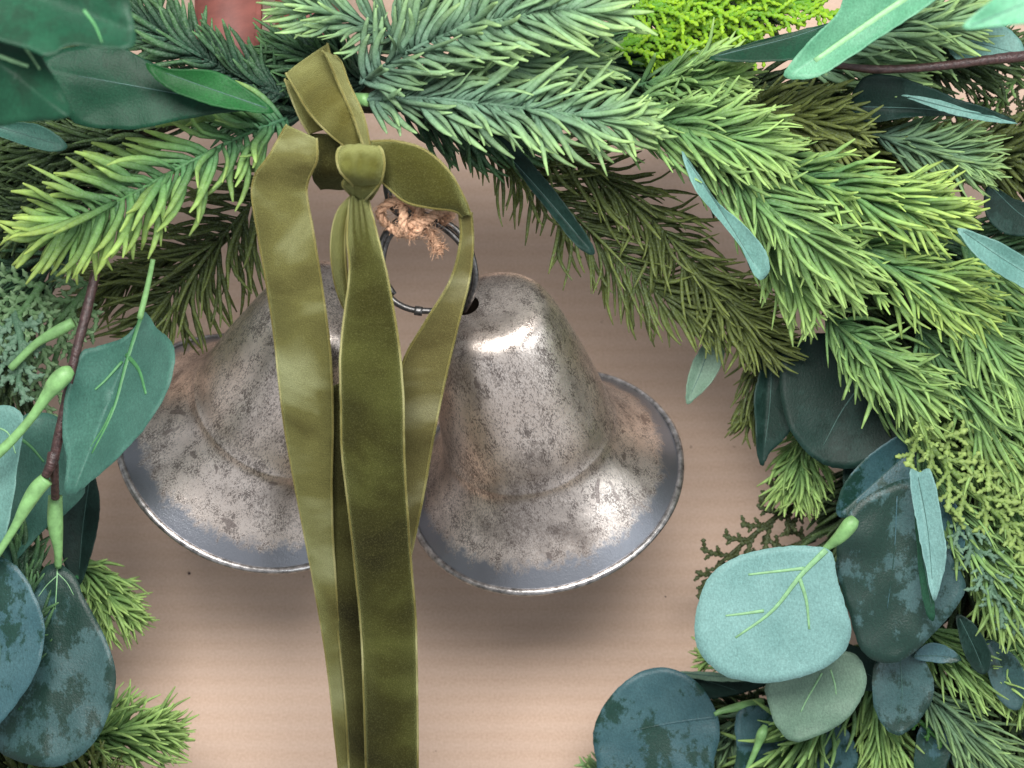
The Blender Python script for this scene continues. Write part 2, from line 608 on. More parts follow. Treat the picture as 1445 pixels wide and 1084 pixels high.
ring = empty("steel_ring", P(600, 370, .125))
tag(ring, "dark steel split ring that joins both bell crowns", "ring")
mb = MB()
pts = px_path([(655, 438, .116), (667, 415, .124), (671, 385, .128), (661, 347, .130), (640, 321, .130), (606, 305, .130), (575, 305, .130), (548, 324, .128), (535, 356, .127),
               (536, 392, .126), (552, 421, .125), (578, 436, .125), (612, 439, .124), (638, 438, .121), (652, 436, .117)], 80, -.008)
tube(mb, pts, [.00112] * len(pts), 8)
mb.build("coil", M_RING, ring)
mb = MB()
pts = px_path([(648, 436, .115), (661, 412, .122), (664, 384, .127), (655, 352, .129), (634, 328, .129), (604, 311, .1285), (577, 311, .1285), (552, 330, .127), (541, 358, .126),
               (541, 390, .1255), (556, 416, .1245)], 60, -.008)
tube(mb, pts, [.00112] * len(pts), 8)
mb.build("coil", M_RING, ring)
mb = MB()
pts = px_path([(585, 438, .1252), (596, 439.5, .1252)], 3, -.008)
tube(mb, pts, [.0016, .00165, .00165, .0016], 10)
mb.build("crimp", M_RING, ring)

o = None
mb = MB()
pts = px_path([(546, 240, .130), (546, 266, .131), (553, 290, .131), (566, 302, .130), (578, 296, .127), (583, 280, .124), (578, 264, .122), (562, 252, .122), (548, 240, .126)], 44, -.004)
tube(mb, pts, [.0013] * len(pts), 8)
tag(mb.build("wire_hook", M_RING), "dark wire hook between the velvet knot and the twine", "hook")


def twine():
    e = empty("twine_knot", P(580, 310, .130))
    tag(e, "frayed brown jute twine knotted on the steel ring", "twine")
    rnd = random.Random(3)

    def strand(path, r, name="strand"):
        base = px_path(path, 36)
        mb = MB()
        for k in range(3):
            pp = []
            for i, p in enumerate(base):
                T = (base[min(i + 1, 36)] - base[max(i - 1, 0)]).normalized()
                N = T.cross(Vector((0, 0, 1))).normalized(); B = T.cross(N)
                a = i * .75 + k * 2.094
                pp.append(p + (N * math.cos(a) + B * math.sin(a)) * r * .55)
            tube(mb, pp, [r * .62] * len(pp), 6)
        mb.build(name, M_TWINE, e)
        return base
    bases = [strand([(545, 318, .128), (536, 300, .131), (550, 286, .135), (574, 284, .1375), (590, 296, .138), (584, 322, .136), (566, 330, .133), (550, 320, .131)], .0014),
             strand([(566, 284, .133), (570, 300, .139), (568, 320, .1395), (578, 332, .135), (592, 322, .1385), (594, 300, .136), (580, 288, .130)], .0014),
             strand([(576, 318, .137), (598, 312, .139), (616, 302, .139), (630, 296, .137), (636, 304, .134), (624, 312, .130)], .0015),
             strand([(596, 314, .136), (606, 326, .134), (612, 338, .132), (618, 350, .130)], .0011)]
    fz = MB()
    for base in bases:
        for _ in range(320):
            p = base[rnd.randrange(len(base))].copy()
            d = Vector((rnd.gauss(0, 1), rnd.gauss(0, 1), rnd.gauss(0, .7))).normalized()
            L = rnd.uniform(.0015, .0048)
            q = [p]
            dd = d.copy()
            for s in range(4):
                dd = (dd + Vector((rnd.gauss(0, .45), rnd.gauss(0, .45), rnd.gauss(0, .3)))).normalized()
                q.append(q[-1] + dd * L / 4)
            tube(fz, q, [.00009] * 5, 3)
    end = bases[3][-1]
    for _ in range(60):
        d = Vector((rnd.uniform(-.5, 1.1), rnd.uniform(-1.2, -.1), rnd.uniform(-.4, .4))).normalized()
        q = [end + Vector((rnd.gauss(0, .0005), rnd.gauss(0, .0006), 0)) - d * .002]
        L = rnd.uniform(.002, .0055)
        for s in range(4):
            d = (d + Vector((rnd.gauss(0, .3), rnd.gauss(0, .3), 0))).normalized()
            q.append(q[-1] + d * L / 4)
        tube(fz, q, [.00012] * 5, 3)
    f = fz.build("fibres", M_TWINE, e); f['kind'] = 'stuff'


twine()

# ------------------------------------------------------------------ velvet ribbon
RB = empty("velvet_ribbon", P(480, 230, .13))
tag(RB, "olive green velvet ribbon knotted to the wreath with long hanging tails", "ribbon")


def strip(name, left, right, hs, bulge=.0012, n=60, m=14, tint=(1, 1, 1), th=.0009, wob=.0006, seed=0, fold=0.0, edge=True, pleat=0.0, ripple=0.0):
    """velvet band between two edge polylines given in photo pixels; hs: (h_left, h_right) in cm"""
    L = cat_rom([(a[0], a[1], h[0] / 100) for a, h in zip(left, hs)], n)
    R = cat_rom([(a[0], a[1], h[1] / 100) for a, h in zip(right, hs)], n)
    mb = MB()
    grid = []
    for i in range(n + 1):
        a, b = P(*L[i]), P(*R[i])
        row = []
        for j in range(m + 1):
            t = j / m
            p = a.lerp(b, t)
            z = bulge * (1 - (2 * t - 1) ** 2) + fold * math.sin(t * math.pi * 2)
            z -= pleat * max(0, 1 - i / n * 5.5) * (.5 + .5 * math.cos(2 * math.pi * (2 * t - 1)))
            z += ripple * math.sin(t * 15 + i * .12 + seed)
            z += wob * mnoise.noise(Vector((p.x * 90 + seed, p.y * 60, seed * 3.1)))
            # fuzzy edges
            if j in (0, m):
                p = p + (b - a).normalized() * (.00012 * mnoise.noise(Vector((i * 1.7, seed, j)))) * (1 if j else -1)
            row.append(p + Vector((0, 0, z)))
        grid.append(row)
    vs = [p for r in grid for p in r]
    N = len(vs)
    vs2 = [p - Vector((0, 0, th)) for p in vs]
    fs = []
    w = m + 1
    for i in range(n):
        for j in range(m):
            a = i * w + j
            fs.append((a, a + w, a + w + 1, a + 1))
            fs.append((N + a, N + a + 1, N + a + w + 1, N + a + w))
    for i in range(n):
        for j in (0, m):
            a = i * w + j
            fs.append((a, a + w, N + a + w, N + a) if j else (a, N + a, N + a + w, a + w))
    for j in range(m):
        fs.append((j, j + 1, N + j + 1, N + j)); a = n * w + j
        fs.append((a, N + a, N + a + 1, a + 1))
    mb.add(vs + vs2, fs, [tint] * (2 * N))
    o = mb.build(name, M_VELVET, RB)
    if edge:
        em = MB()
        for j in (0, m):
            pp = [grid[i][j] + Vector((0, 0, -th * .3)) for i in range(n + 1)]
            tube(em, pp, [th * .52] * len(pp), 6, cols=[(2.9, 2.7, 4.2)] * len(pp))
        em.build("selvedge", M_VELVET, o)
        hm_ = MB(); hr = random.Random(seed * 7 + 1)
        for j in (0, m):
            for _ in range(n * 9):
                x = hr.random() * (n - .01); i = int(x)
                p = grid[i][j].lerp(grid[i + 1][j], x - i)
                q = grid[i][j] - grid[i][1 if j == 0 else m - 1]
                d = (q.normalized() + Vector((hr.gauss(0, .5), hr.gauss(0, .5), hr.uniform(-.1, .8)))).normalized()
                L = hr.uniform(.0003, .0008)
                tube(hm_, [p, p + d * L * .5, p + d * L + Vector((hr.gauss(0, .00008), hr.gauss(0, .00008), 0))], [.00007, .00006, .00003], 3, cols=[(1.9, 1.9, 2.4)] * 3)
        h_ = hm_.build("pile_fuzz", M_VELVET, o); h_['kind'] = 'stuff'
    return o


# left tail
strip("tail", [(404, 176), (383, 215), (356, 262), (366, 340), (384, 450), (399, 585), (421, 710), (444, 830), (463, 950), (480, 1110)],
      [(447, 196), (447, 228), (432, 268), (444, 340), (461, 455), (469, 560), (468, 700), (474, 830), (490, 960), (506, 1110)],
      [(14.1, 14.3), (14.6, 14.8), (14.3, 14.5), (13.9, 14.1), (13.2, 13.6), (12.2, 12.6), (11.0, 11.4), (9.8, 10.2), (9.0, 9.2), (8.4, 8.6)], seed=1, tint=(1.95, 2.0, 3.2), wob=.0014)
# tail that folds back behind the middle
strip("tail", [(470, 545), (465, 640), (463, 740), (474, 860), (486, 980), (494, 1110)],
      [(520, 520), (512, 640), (514, 740), (524, 860), (530, 980), (534, 1110)],
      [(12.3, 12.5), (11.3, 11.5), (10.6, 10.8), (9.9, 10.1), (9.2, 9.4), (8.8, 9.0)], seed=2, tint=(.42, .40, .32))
# front tail
strip("tail", [(492, 276), (490, 335), (494, 385), (482, 480), (481, 560), (483, 640), (497, 760), (508, 870), (513, 970), (517, 1110)],
      [(517, 278), (531, 330), (545, 385), (561, 475), (569, 560), (570, 640), (577, 760), (586, 870), (588, 970), (590, 1110)],
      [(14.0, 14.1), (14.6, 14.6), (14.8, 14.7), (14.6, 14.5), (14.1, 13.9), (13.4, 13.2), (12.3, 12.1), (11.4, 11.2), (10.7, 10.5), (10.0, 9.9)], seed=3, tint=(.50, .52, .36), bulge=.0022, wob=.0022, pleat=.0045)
# right loop, front then its returning back
strip("loop", [(520, 240), (545, 262), (572, 284), (606, 293), (640, 297), (652, 305)],
      [(524, 200), (560, 200), (598, 211), (632, 240), (655, 280), (664, 304)],
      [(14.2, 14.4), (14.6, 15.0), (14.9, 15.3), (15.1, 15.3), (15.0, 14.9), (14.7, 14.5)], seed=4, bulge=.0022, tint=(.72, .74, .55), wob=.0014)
strip("tail", [(648, 297), (650, 340), (636, 395), (600, 455), (568, 515), (556, 600), (558, 700), (556, 810)],
      [(665, 300), (667, 345), (662, 395), (647, 455), (628, 535), (610, 625), (596, 705), (574, 810)],
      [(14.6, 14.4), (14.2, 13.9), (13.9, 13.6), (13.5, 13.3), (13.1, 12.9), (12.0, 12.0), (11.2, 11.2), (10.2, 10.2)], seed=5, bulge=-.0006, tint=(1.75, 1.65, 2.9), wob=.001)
# narrow loop hanging left of the front tail
strip("loop", [(500, 272), (476, 300), (467, 345), (472, 395), (484, 432), (494, 440)],
      [(510, 276), (492, 300), (487, 345), (490, 395), (494, 425), (499, 436)],
      [(13.4, 13.8), (13.3, 13.8), (13.0, 13.7), (13.0, 13.6), (13.0, 13.4), (13.0, 13.3)], seed=6, n=36, tint=(1.0, 1.0, .9))
# wrap behind the knot, tinted dark as its shade
strip("wrap", [(436, 190), (440, 225), (441, 252), (452, 268)],
      [(492, 190), (495, 225), (497, 250), (486, 268)],
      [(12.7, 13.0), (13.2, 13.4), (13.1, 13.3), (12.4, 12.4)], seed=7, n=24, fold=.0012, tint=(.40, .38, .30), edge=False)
strip("wrap", [(402, 112), (412, 140), (424, 168), (437, 190)],
      [(420, 120), (436, 145), (448, 168), (460, 182)],
      [(12.0, 12.3), (12.7, 13.0), (13.0, 13.3), (13.2, 13.4)], seed=8, n=24, tint=(.9, .85, .8))
# band that comes down from the branch
strip("band", [(404, 104), (418, 128), (436, 158), (462, 186), (494, 212)],
      [(462, 62), (470, 98), (486, 132), (504, 168), (520, 208)],
      [(13.4, 13.3), (14.2, 14.3), (14.6, 14.8), (14.7, 14.8), (14.5, 14.4)], seed=9, n=40, bulge=.0016, tint=(1.4, 1.35, 1.5), wob=.0018)
strip("band", [(455, 72), (463, 84), (476, 115), (498, 165), (513, 208)],
      [(473, 78), (482, 90), (492, 118), (512, 162), (522, 206)],
      [(14.0, 13.6), (14.6, 14.2), (15.0, 14.6), (15.1, 14.7), (14.9, 14.6)], seed=10, n=40, m=6, bulge=.0004, tint=(1.9, 1.9, 3.2))
# knot: a short turn of ribbon pulled over the others
strip("knot", [(488, 202), (477, 212), (476, 228), (482, 244), (495, 258), (510, 276)],
      [(524, 202), (537, 210), (542, 226), (540, 246), (534, 262), (522, 280)],
      [(13.6, 13.4), (15.2, 14.8), (15.8, 15.4), (15.8, 15.4), (15.2, 14.9), (13.4, 13.3)], seed=11, n=36, m=20, bulge=.0042, ripple=.00055, tint=(1.15, 1.2, 1.0), wob=.0016, th=.0011)
strip("wrap", [(500, 244), (488, 252), (484, 262), (494, 274)],
      [(540, 240), (536, 256), (526, 270), (512, 284)],
      [(14.0, 14.6), (14.4, 15.0), (14.4, 14.8), (13.8, 14.0)], seed=12, n=24, bulge=.003, ripple=.0006, tint=(.8, .82, .65), wob=.001)

# ------------------------------------------------------------------ wreath
WR = empty("wreath", (0, 0, .05))
tag(WR, "green artificial wreath of pine, cedar and eucalyptus around the bells", "wreath")

STY = {
    'frost': ((.085, .16, .12), (.14, .27, .14), (.32, .48, .16)),
    'bright': ((.045, .15, .075), (.15, .33, .09), (.47, .62, .14)),
    'fresh': ((.055, .15, .065), (.16, .32, .09), (.36, .52, .15)),
    'olive': ((.030, .050, .012), (.085, .115, .025), (.17, .21, .05)),
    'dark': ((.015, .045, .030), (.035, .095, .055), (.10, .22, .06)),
    'deep': ((.012, .030, .014), (.035, .07, .025), (.10, .16, .04)),  # needle colours darkened to paint the shade inside the mass
}


def lerp3(a, b, t):
    return tuple(x + (y - x) * t for x, y in zip(a, b))


def needle_geo(mb, b, T, N, L, w, a0, a1, style, u, rnd, seg=6, sides=6):
    """one soft needle: leaves the stem along N, sweeps towards T, with a light S bend"""
    base, midc, tip = STY[style]
    pts = [b.copy()]; rads = []; cols = []
    side = T.cross(N)
    wob = rnd.gauss(0, .14); fl = rnd.gauss(0, .5); s_b = rnd.uniform(-.75, .25)
    brt = rnd.uniform(.72, 1.22)
    if rnd.random() < .06: fl += rnd.choice((-1, 1)) * 1.3
    yel = rnd.uniform(-.15, .15)
    for i in range(seg + 1):
        t = i / seg
        al = a0 + (a1 - a0) * (t ** .8) + s_b * math.sin(t * math.pi * 1.6) * .8
        if i:
            d = T * math.cos(al) + N * math.sin(al) + side * (wob + fl * t * t * .6)
            pts.append(pts[-1] + d.normalized() * (L / seg))
        prof = [.62, .88, 1.0, 1.0, .92, .70, .26]
        rads.append(w * .5 * prof[min(6, int(round(t * 6)))])
        g = max(0, min(1, .15 + .9 * u + yel))
        c = lerp3(base, midc, min(1, g * .65 + t * .55))
        c = lerp3(c, tip, max(0, min(1, (t ** 2.2) * (.28 + .75 * g) + max(0, g - .7) * .35)))
        cols.append(tuple(x * brt for x in c))
    tube(mb, pts, rads, sides, flat=.55, cols=cols, flat_n=N if abs(N.z) > .5 else Vector((0, 0, 1)))


N_SINGLE = [0]


def pine(path, nl=90, w=7.0, n=110, style='fresh', a0=62, a1=22, vert=.55, single=False, u0=0.0, u1=1.0, label=None, seed=None, stem_w=7, skip_base=.0, top_bias=.2, stem=True):
    """path: photo pixels + height in cm, from the base of the sprig to its tip"""
    rnd = random.Random(seed if seed is not None else hash((round(path[0][0]), round(path[0][1]), n)) & 0xffff)
    sp = px_path([(p[0], p[1], p[2] / 100) for p in path], 40)
    hm = sum(p.z for p in sp) / len(sp)
    k = M_PER_PX(hm)
    smb = MB()
    sc = STY[style]
    tube(smb, sp, [stem_w * .5 * k * (1 - .65 * i / 40) for i in range(41)], 7, cols=[lerp3(sc[0], sc[1], i / 40) for i in range(41)])
    br = smb.build("pine_branch", M_NEEDLE, WR)
    if label: br['label'] = label
    mb = MB()
    cum = [0]
    for i in range(40): cum.append(cum[-1] + (sp[i + 1] - sp[i]).length)
    n = int(n * (1.2 if single else 1.55))
    for q in range(n):
        f = skip_base + (1 - skip_base) * (q + rnd.random()) / n
        f = f ** .92
        x = f * 40; i = min(39, int(x)); t = x - i
        b = sp[i].lerp(sp[i + 1], t)
        T = (sp[min(i + 2, 40)] - sp[max(i - 1, 0)]).normalized()
        up = (Vector((0, 0, 1)) - T * T.z).normalized()
        sd = T.cross(up)
        if rnd.random() < top_bias:
            phi = rnd.uniform(.25, .75) * math.pi
        else:
            phi = (0 if q % 2 else math.pi) + rnd.gauss(0, .62)
        Nn = sd * math.cos(phi) + up * (math.sin(phi) * vert + (.0 if vert > 0 else 0))
        Nn.normalize()
        endf = max(0, (f - .72) / .28)
        A0 = math.radians(a0 * (1 - .55 * endf) + rnd.gauss(0, 11))
        A1 = math.radians(a1 * (1 - .6 * endf) + rnd.gauss(0, 13))
        L = nl * k * rnd.uniform(.78, 1.12) * (1 - .22 * endf) * (.75 + .25 * min(1, f * 5))
        ww = w * (1.12 if single else 1.0) * k * rnd.uniform(.82, 1.15)
        u = u0 + (u1 - u0) * f
        if single and N_SINGLE[0] < 300:
            one = MB()
            needle_geo(one, b, T, Nn, L, ww, A0, A1, style, u, rnd, 7 if False else 6, 6)
            one.build("needle", M_NEEDLE, br)
            N_SINGLE[0] += 1
        else:
            needle_geo(mb, b, T, Nn, L, ww, A0, A1, style, u, rnd, 6, 5)
    if mb.v:
        o = mb.build("needles", M_NEEDLE, br); o['kind'] = 'stuff'
    return br


# --- inner vine under the sprigs, added dark to block light in the gaps
core = MB()
rc = random.Random(5)
core_pts = [(-120, 900, 3), (-60, 640, 3.5), (10, 400, 4.5), (130, 210, 6), (330, 130, 8), (560, 128, 8.6), (800, 120, 8.0), (1010, 170, 6.6), (1190, 290, 5.5), (1310, 480, 4), (1370, 700, 3), (1370, 900, 2.6), (1310, 1130, 2.4), (1100, 1370, 3), (760, 1480, 3), (400, 1470, 3), (80, 1300, 3), (-110, 1080, 3), (-120, 900, 3)]
for k in range(9):
    ph = k * .7
    pp = cat_rom(core_pts, 240)
    q = []
    for i, p in enumerate(pp):
        a = ph + i * .11 * (1 if k % 2 else -1)
        q.append(P(p[0] + 22 * math.cos(a), p[1] + 22 * math.sin(a), max(.004, (p[2] + .9 * math.sin(a * 1.3)) / 100)))
    tube(core, q, [.0022 + .0006 * math.sin(i * .4 + k) for i in range(241)], 6)
core.build("vine_core", M_CORE, WR)

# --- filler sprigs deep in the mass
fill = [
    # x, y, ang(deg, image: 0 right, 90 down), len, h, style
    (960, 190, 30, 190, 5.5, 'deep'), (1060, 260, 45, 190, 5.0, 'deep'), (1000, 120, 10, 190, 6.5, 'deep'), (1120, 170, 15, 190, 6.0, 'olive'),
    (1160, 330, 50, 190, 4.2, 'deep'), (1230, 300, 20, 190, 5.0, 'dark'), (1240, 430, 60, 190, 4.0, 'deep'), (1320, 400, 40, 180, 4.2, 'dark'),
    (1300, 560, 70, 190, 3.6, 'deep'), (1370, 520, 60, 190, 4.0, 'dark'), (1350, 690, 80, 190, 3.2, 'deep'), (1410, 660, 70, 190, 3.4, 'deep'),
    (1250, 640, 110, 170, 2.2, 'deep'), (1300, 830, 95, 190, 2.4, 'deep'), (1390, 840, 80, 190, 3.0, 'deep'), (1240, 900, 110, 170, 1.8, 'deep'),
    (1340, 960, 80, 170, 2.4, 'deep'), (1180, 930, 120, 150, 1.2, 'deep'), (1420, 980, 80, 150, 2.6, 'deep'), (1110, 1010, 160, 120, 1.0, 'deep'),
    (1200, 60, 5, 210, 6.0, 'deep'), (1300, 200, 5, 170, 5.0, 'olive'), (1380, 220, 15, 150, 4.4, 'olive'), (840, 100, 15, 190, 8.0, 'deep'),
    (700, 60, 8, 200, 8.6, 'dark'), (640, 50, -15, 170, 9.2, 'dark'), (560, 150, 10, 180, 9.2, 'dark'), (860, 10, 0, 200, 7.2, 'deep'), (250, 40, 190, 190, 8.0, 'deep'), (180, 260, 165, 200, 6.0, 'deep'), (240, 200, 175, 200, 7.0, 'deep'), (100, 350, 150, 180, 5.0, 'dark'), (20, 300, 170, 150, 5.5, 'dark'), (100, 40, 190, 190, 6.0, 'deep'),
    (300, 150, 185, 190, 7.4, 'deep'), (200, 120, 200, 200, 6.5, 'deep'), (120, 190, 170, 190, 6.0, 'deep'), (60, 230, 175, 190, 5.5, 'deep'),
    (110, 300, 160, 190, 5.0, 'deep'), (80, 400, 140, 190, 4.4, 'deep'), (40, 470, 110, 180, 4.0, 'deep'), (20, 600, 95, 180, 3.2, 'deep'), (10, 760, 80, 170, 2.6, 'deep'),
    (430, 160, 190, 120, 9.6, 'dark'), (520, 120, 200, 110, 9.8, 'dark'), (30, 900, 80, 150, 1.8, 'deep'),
]
# the foot of the wreath, just below the picture
for q in range(22):
    a = math.radians(25 + q * 6.4)
    fill.append((625 + 700 * math.cos(a) + (q % 3 - 1) * 40, 640 + 760 * math.sin(a) + (q % 2) * 50, math.degrees(a) + (70 if q % 2 else 110), 200, 4 + (q % 3) * 2.2, ('fresh', 'olive', 'dark')[q % 3]))
for i, (x, y, a, L, h, st) in enumerate(fill):
    r = math.radians(a); dx, dy = math.cos(r), math.sin(r)
    pine([(x, y, h), (x + dx * L * .5 - dy * 8, y + dy * L * .5 + dx * 8, h + .5), (x + dx * L, y + dy * L, h + .2)], nl=96, w=8, n=120, style=st, a0=62, a1=25, vert=.9, seed=100 + i, u1=.6)

# --- the sprigs one can follow in the photograph
# left
pine([(404, 168, 12.0), (345, 190, 13.0), (262, 232, 13.6), (178, 278, 13.8), (110, 312, 13.6), (66, 330, 13.2)], 108, 9.5, 112, 'bright', 78, 30, .42, True, label="thick bright green pine sprig pointing left, its tips yellow", seed=1, top_bias=.18)
pine([(402, 135, 11.0), (345, 112, 11.6), (280, 78, 12.0), (222, 42, 12.0), (180, 14, 12.0)], 88, 9, 90, 'dark', 62, 25, .5, seed=2, label="dark green pine sprig above the curled leaf", u1=.7)
pine([(566, 58, 13.0), (520, 36, 14.0), (468, 20, 14.2), (424, 8, 14.2)], 84, 8, 46, 'frost', 55, 25, .5, seed=3)
pine([(400, 238, 8.5), (352, 290, 8.0), (300, 350, 7.4), (252, 402, 7.0), (214, 448, 6.6)], 118, 6.5, 96, 'olive', 68, 40, .35, seed=4, label="dark olive pine sprig seen against the light cardboard", u1=.5)
pine([(330, 330, 6.5), (250, 360, 6.2), (180, 390, 6.0), (120, 420, 5.8)], 95, 6, 70, 'olive', 40, 20, .4, seed=5, u1=.5)
pine([(100, 790, 4.0), (130, 820, 4.4), (160, 855, 4.6)], 84, 6, 100, 'fresh', 55, 14, .6, seed=6, u0=.4, u1=1.3)
pine([(20, 1075, 5.0), (90, 1050, 5.6), (160, 1036, 6.0), (200, 1035, 6.0)], 100, 6.5, 150, 'fresh', 52, 16, .6, seed=7, u0=.4)
pine([(30, 770, 5.6), (40, 800, 6.0), (58, 822, 6.2)], 36, 6, 14, 'fresh', 40, 14, .6, seed=8, u0=.5)
# top
pine([(508, 118, 14.0), (560, 82, 14.6), (625, 50, 15.0), (690, 30, 15.2), (770, 16, 15.2), (850, 14, 15.0)], 104, 9, 110, 'frost', 74, 26, .42, True, label="frosted grey green pine sprig along the top edge", seed=9, top_bias=.12)
pine([(512, 141, 13.4), (590, 138, 14.0), (680, 146, 14.3), (765, 156, 14.3), (835, 166, 14.0), (880, 172, 13.8)], 98, 8.5, 118, 'frost', 60, 24, .42, True, label="frosted pine sprig with a green stem beside the ribbon", seed=10, top_bias=.15)
pine([(560, 110, 12.4), (660, 98, 13.0), (750, 90, 13.2), (830, 92, 13.0)], 88, 8, 80, 'frost', 50, 20, .5, seed=11, u1=.8)
pine([(530, 80, 12.8), (570, 40, 13.4), (600, -5, 13.8), (620, -50, 14)], 90, 8, 80, 'frost', 60, 25, .5, seed=12, u1=.6)
pine([(600, 20, 13.0), (680, -10, 13.2), (780, -35, 13.2)], 90, 8, 70, 'frost', 60, 25, .5, seed=13)
pine([(640, 165, 9.0), (715, 215, 8.6), (790, 285, 8.0), (860, 352, 7.4), (925, 410, 7.0), (970, 436, 6.8)], 100, 6, 130, 'olive', 60, 30, .35, seed=14, label="dark olive pine sprig under the frosted ones", u0=.1, u1=.8)
pine([(760, 205, 8.6), (850, 250, 8.4), (930, 320, 8.0), (1000, 400, 7.4), (1040, 440, 7.0)], 98, 6.5, 120, 'olive', 52, 25, .5, seed=15, u0=.2, u1=1.2)
# right of centre
pine([(858, 160, 11.5), (930, 172, 12.0), (1000, 186, 12.4), (1065, 208, 12.4)], 112, 8.0, 100, 'fresh', 58, 20, .5, seed=16, label="bright pine sprig fanning right below the dark narrow leaf")
pine([(900, 120, 11.0), (960, 112, 11.6), (1010, 106, 11.8)], 88, 7.5, 70, 'fresh', 55, 20, .6, seed=17)
pine([(940, 175, 10.6), (1010, 225, 11.4), (1075, 285, 11.8), (1140, 340, 11.8), (1180, 372, 11.4)], 116, 7.5, 130, 'fresh', 48, 16, .5, seed=18, label="bright pine sprig sweeping down right over the upper leaf")
pine([(1050, 215, 10.4), (1140, 250, 11.2), (1230, 280, 11.6), (1310, 292, 11.4)], 110, 8, 125, 'bright', 46, 15, .5, seed=19, label="broad bright pine sprig pointing right at upper right")
pine([(1020, 165, 9.4), (1100, 165, 9.8), (1170, 180, 10.0)], 100, 8, 90, 'olive', 50, 18, .6, seed=20, u0=.6, u1=1.6)
pine([(1160, 60, 10.0), (1250, 45, 10.6), (1340, 30, 11.0)], 110, 8, 90, 'frost', 40, 15, .5, seed=21)
pine([(1120, 90, 8.6), (1190, 90, 8.9), (1260, 98, 9.0)], 92, 8, 60, 'frost', 40, 18, .5, seed=22)
pine([(1230, 190, 8.0), (1300, 205, 8.4), (1360, 222, 8.6)], 90, 6, 80, 'frost', 45, 18, .6, seed=23)
pine([(1040, 280, 9.4), (1090, 350, 9.8), (1130, 410, 9.8)], 100, 7, 90, 'fresh', 45, 16, .5, seed=24, u0=.2)
pine([(1150, 320, 9.6), (1220, 355, 10.2), (1290, 392, 10.4), (1345, 420, 10.2)], 108, 7.5, 120, 'bright', 46, 15, .5, seed=25, label="bright pine sprig left of the pale leaf at the right edge")
pine([(1165, 440, 8.6), (1210, 482, 9.2), (1262, 528, 9.4), (1296, 552, 9.2)], 100, 7.0, 110, 'fresh', 55, 18, .5, seed=26, label="soft green pine sprig drooping over the large dark round leaf", u0=.1)
pine([(1270, 330, 9.0), (1340, 410, 9.6), (1400, 490, 9.6), (1430, 530, 9.4)], 110, 7, 120, 'fresh', 44, 15, .5, seed=27)
pine([(1290, 460, 8.6), (1345, 530, 9.0), (1388, 590, 9.0), (1420, 650, 8.8)], 110, 7, 120, 'fresh', 44, 15, .5, seed=28)
pine([(1350, 330, 7.6), (1420, 420, 8.2), (1470, 480, 8.2)], 100, 7, 80, 'bright', 44, 15, .5, seed=29)
pine([(1200, 500, 7.0), (1280, 580, 7.6), (1330, 660, 7.6)], 95, 6, 70, 'fresh', 45, 18, .5, seed=30, u1=.6)
pine([(965, 385, 6.8), (1020, 430, 6.6), (1075, 480, 6.4)], 90, 6, 90, 'olive', 58, 30, .5, seed=31, u0=.4, u1=1.3)
pine([(1065, 480, 4.6), (1068, 540, 4.2), (1060, 590, 4.0)], 60, 5, 50, 'olive', 50, 30, .5, seed=32, u1=.6)
pine([(1140, 588, 3.4), (1132, 640, 3.6), (1128, 672, 3.8)], 80, 6, 90, 'fresh', 50, 18, .6, seed=33, u0=.3, label="yellow green pine tuft below the large dark round leaf")
pine([(1300, 640, 7.6), (1350, 730, 8.2), (1395, 800, 8.4), (1410, 840, 8.2)], 105, 6.5, 125, 'fresh', 40, 12, .5, seed=34, label="long needled pine sprig falling past the folded pale leaf")
pine([(1370, 600, 7.8), (1420, 700, 8.2), (1460, 790, 8.2)], 105, 6.5, 110, 'fresh', 40, 12, .5, seed=35)
pine([(1290, 880, 5.4), (1340, 920, 5.8), (1385, 950, 6.0)], 92, 5.5, 90, 'fresh', 50, 16, .5, seed=36, u0=.2)
pine([(1230, 950, 4.2), (1242, 1010, 4.6), (1248, 1050, 4.8)], 88, 6, 95, 'fresh', 45, 16, .6, seed=37, label="pine tuft fanning downward at the bottom edge", u0=.4)
pine([(1290, 960, 5.0), (1350, 1020, 5.4), (1400, 1075, 5.4)], 95, 5.5, 95, 'frost', 45, 16, .5, seed=38, u0=.3)
pine([(1380, 850, 5.6), (1430, 920, 5.8), (1460, 980, 6)], 95, 5.5, 90, 'fresh', 45, 16, .5, seed=39, u0=.1)
pine([(1060, 1000, 2.6), (1030, 1035, 3.0), (1000, 1062, 3.2)], 70, 5.5, 60, 'frost', 50, 20, .5, seed=40, u1=.7)
pine([(900, 1120, 1.8), (860, 1095, 2.0), (838, 1086, 2.2)], 40, 6, 26, 'frost', 45, 18, .6, seed=41)
pine([(1060, 930, 1.6), (1020, 925, 1.8), (1005, 925, 1.9)], 42, 6, 24, 'fresh', 50, 20, .6, seed=42)
pine([(1400, 540, 8.4), (1440, 580, 8.6), (1480, 640, 8.6)], 100, 7, 70, 'bright', 44, 15, .5, seed=43)


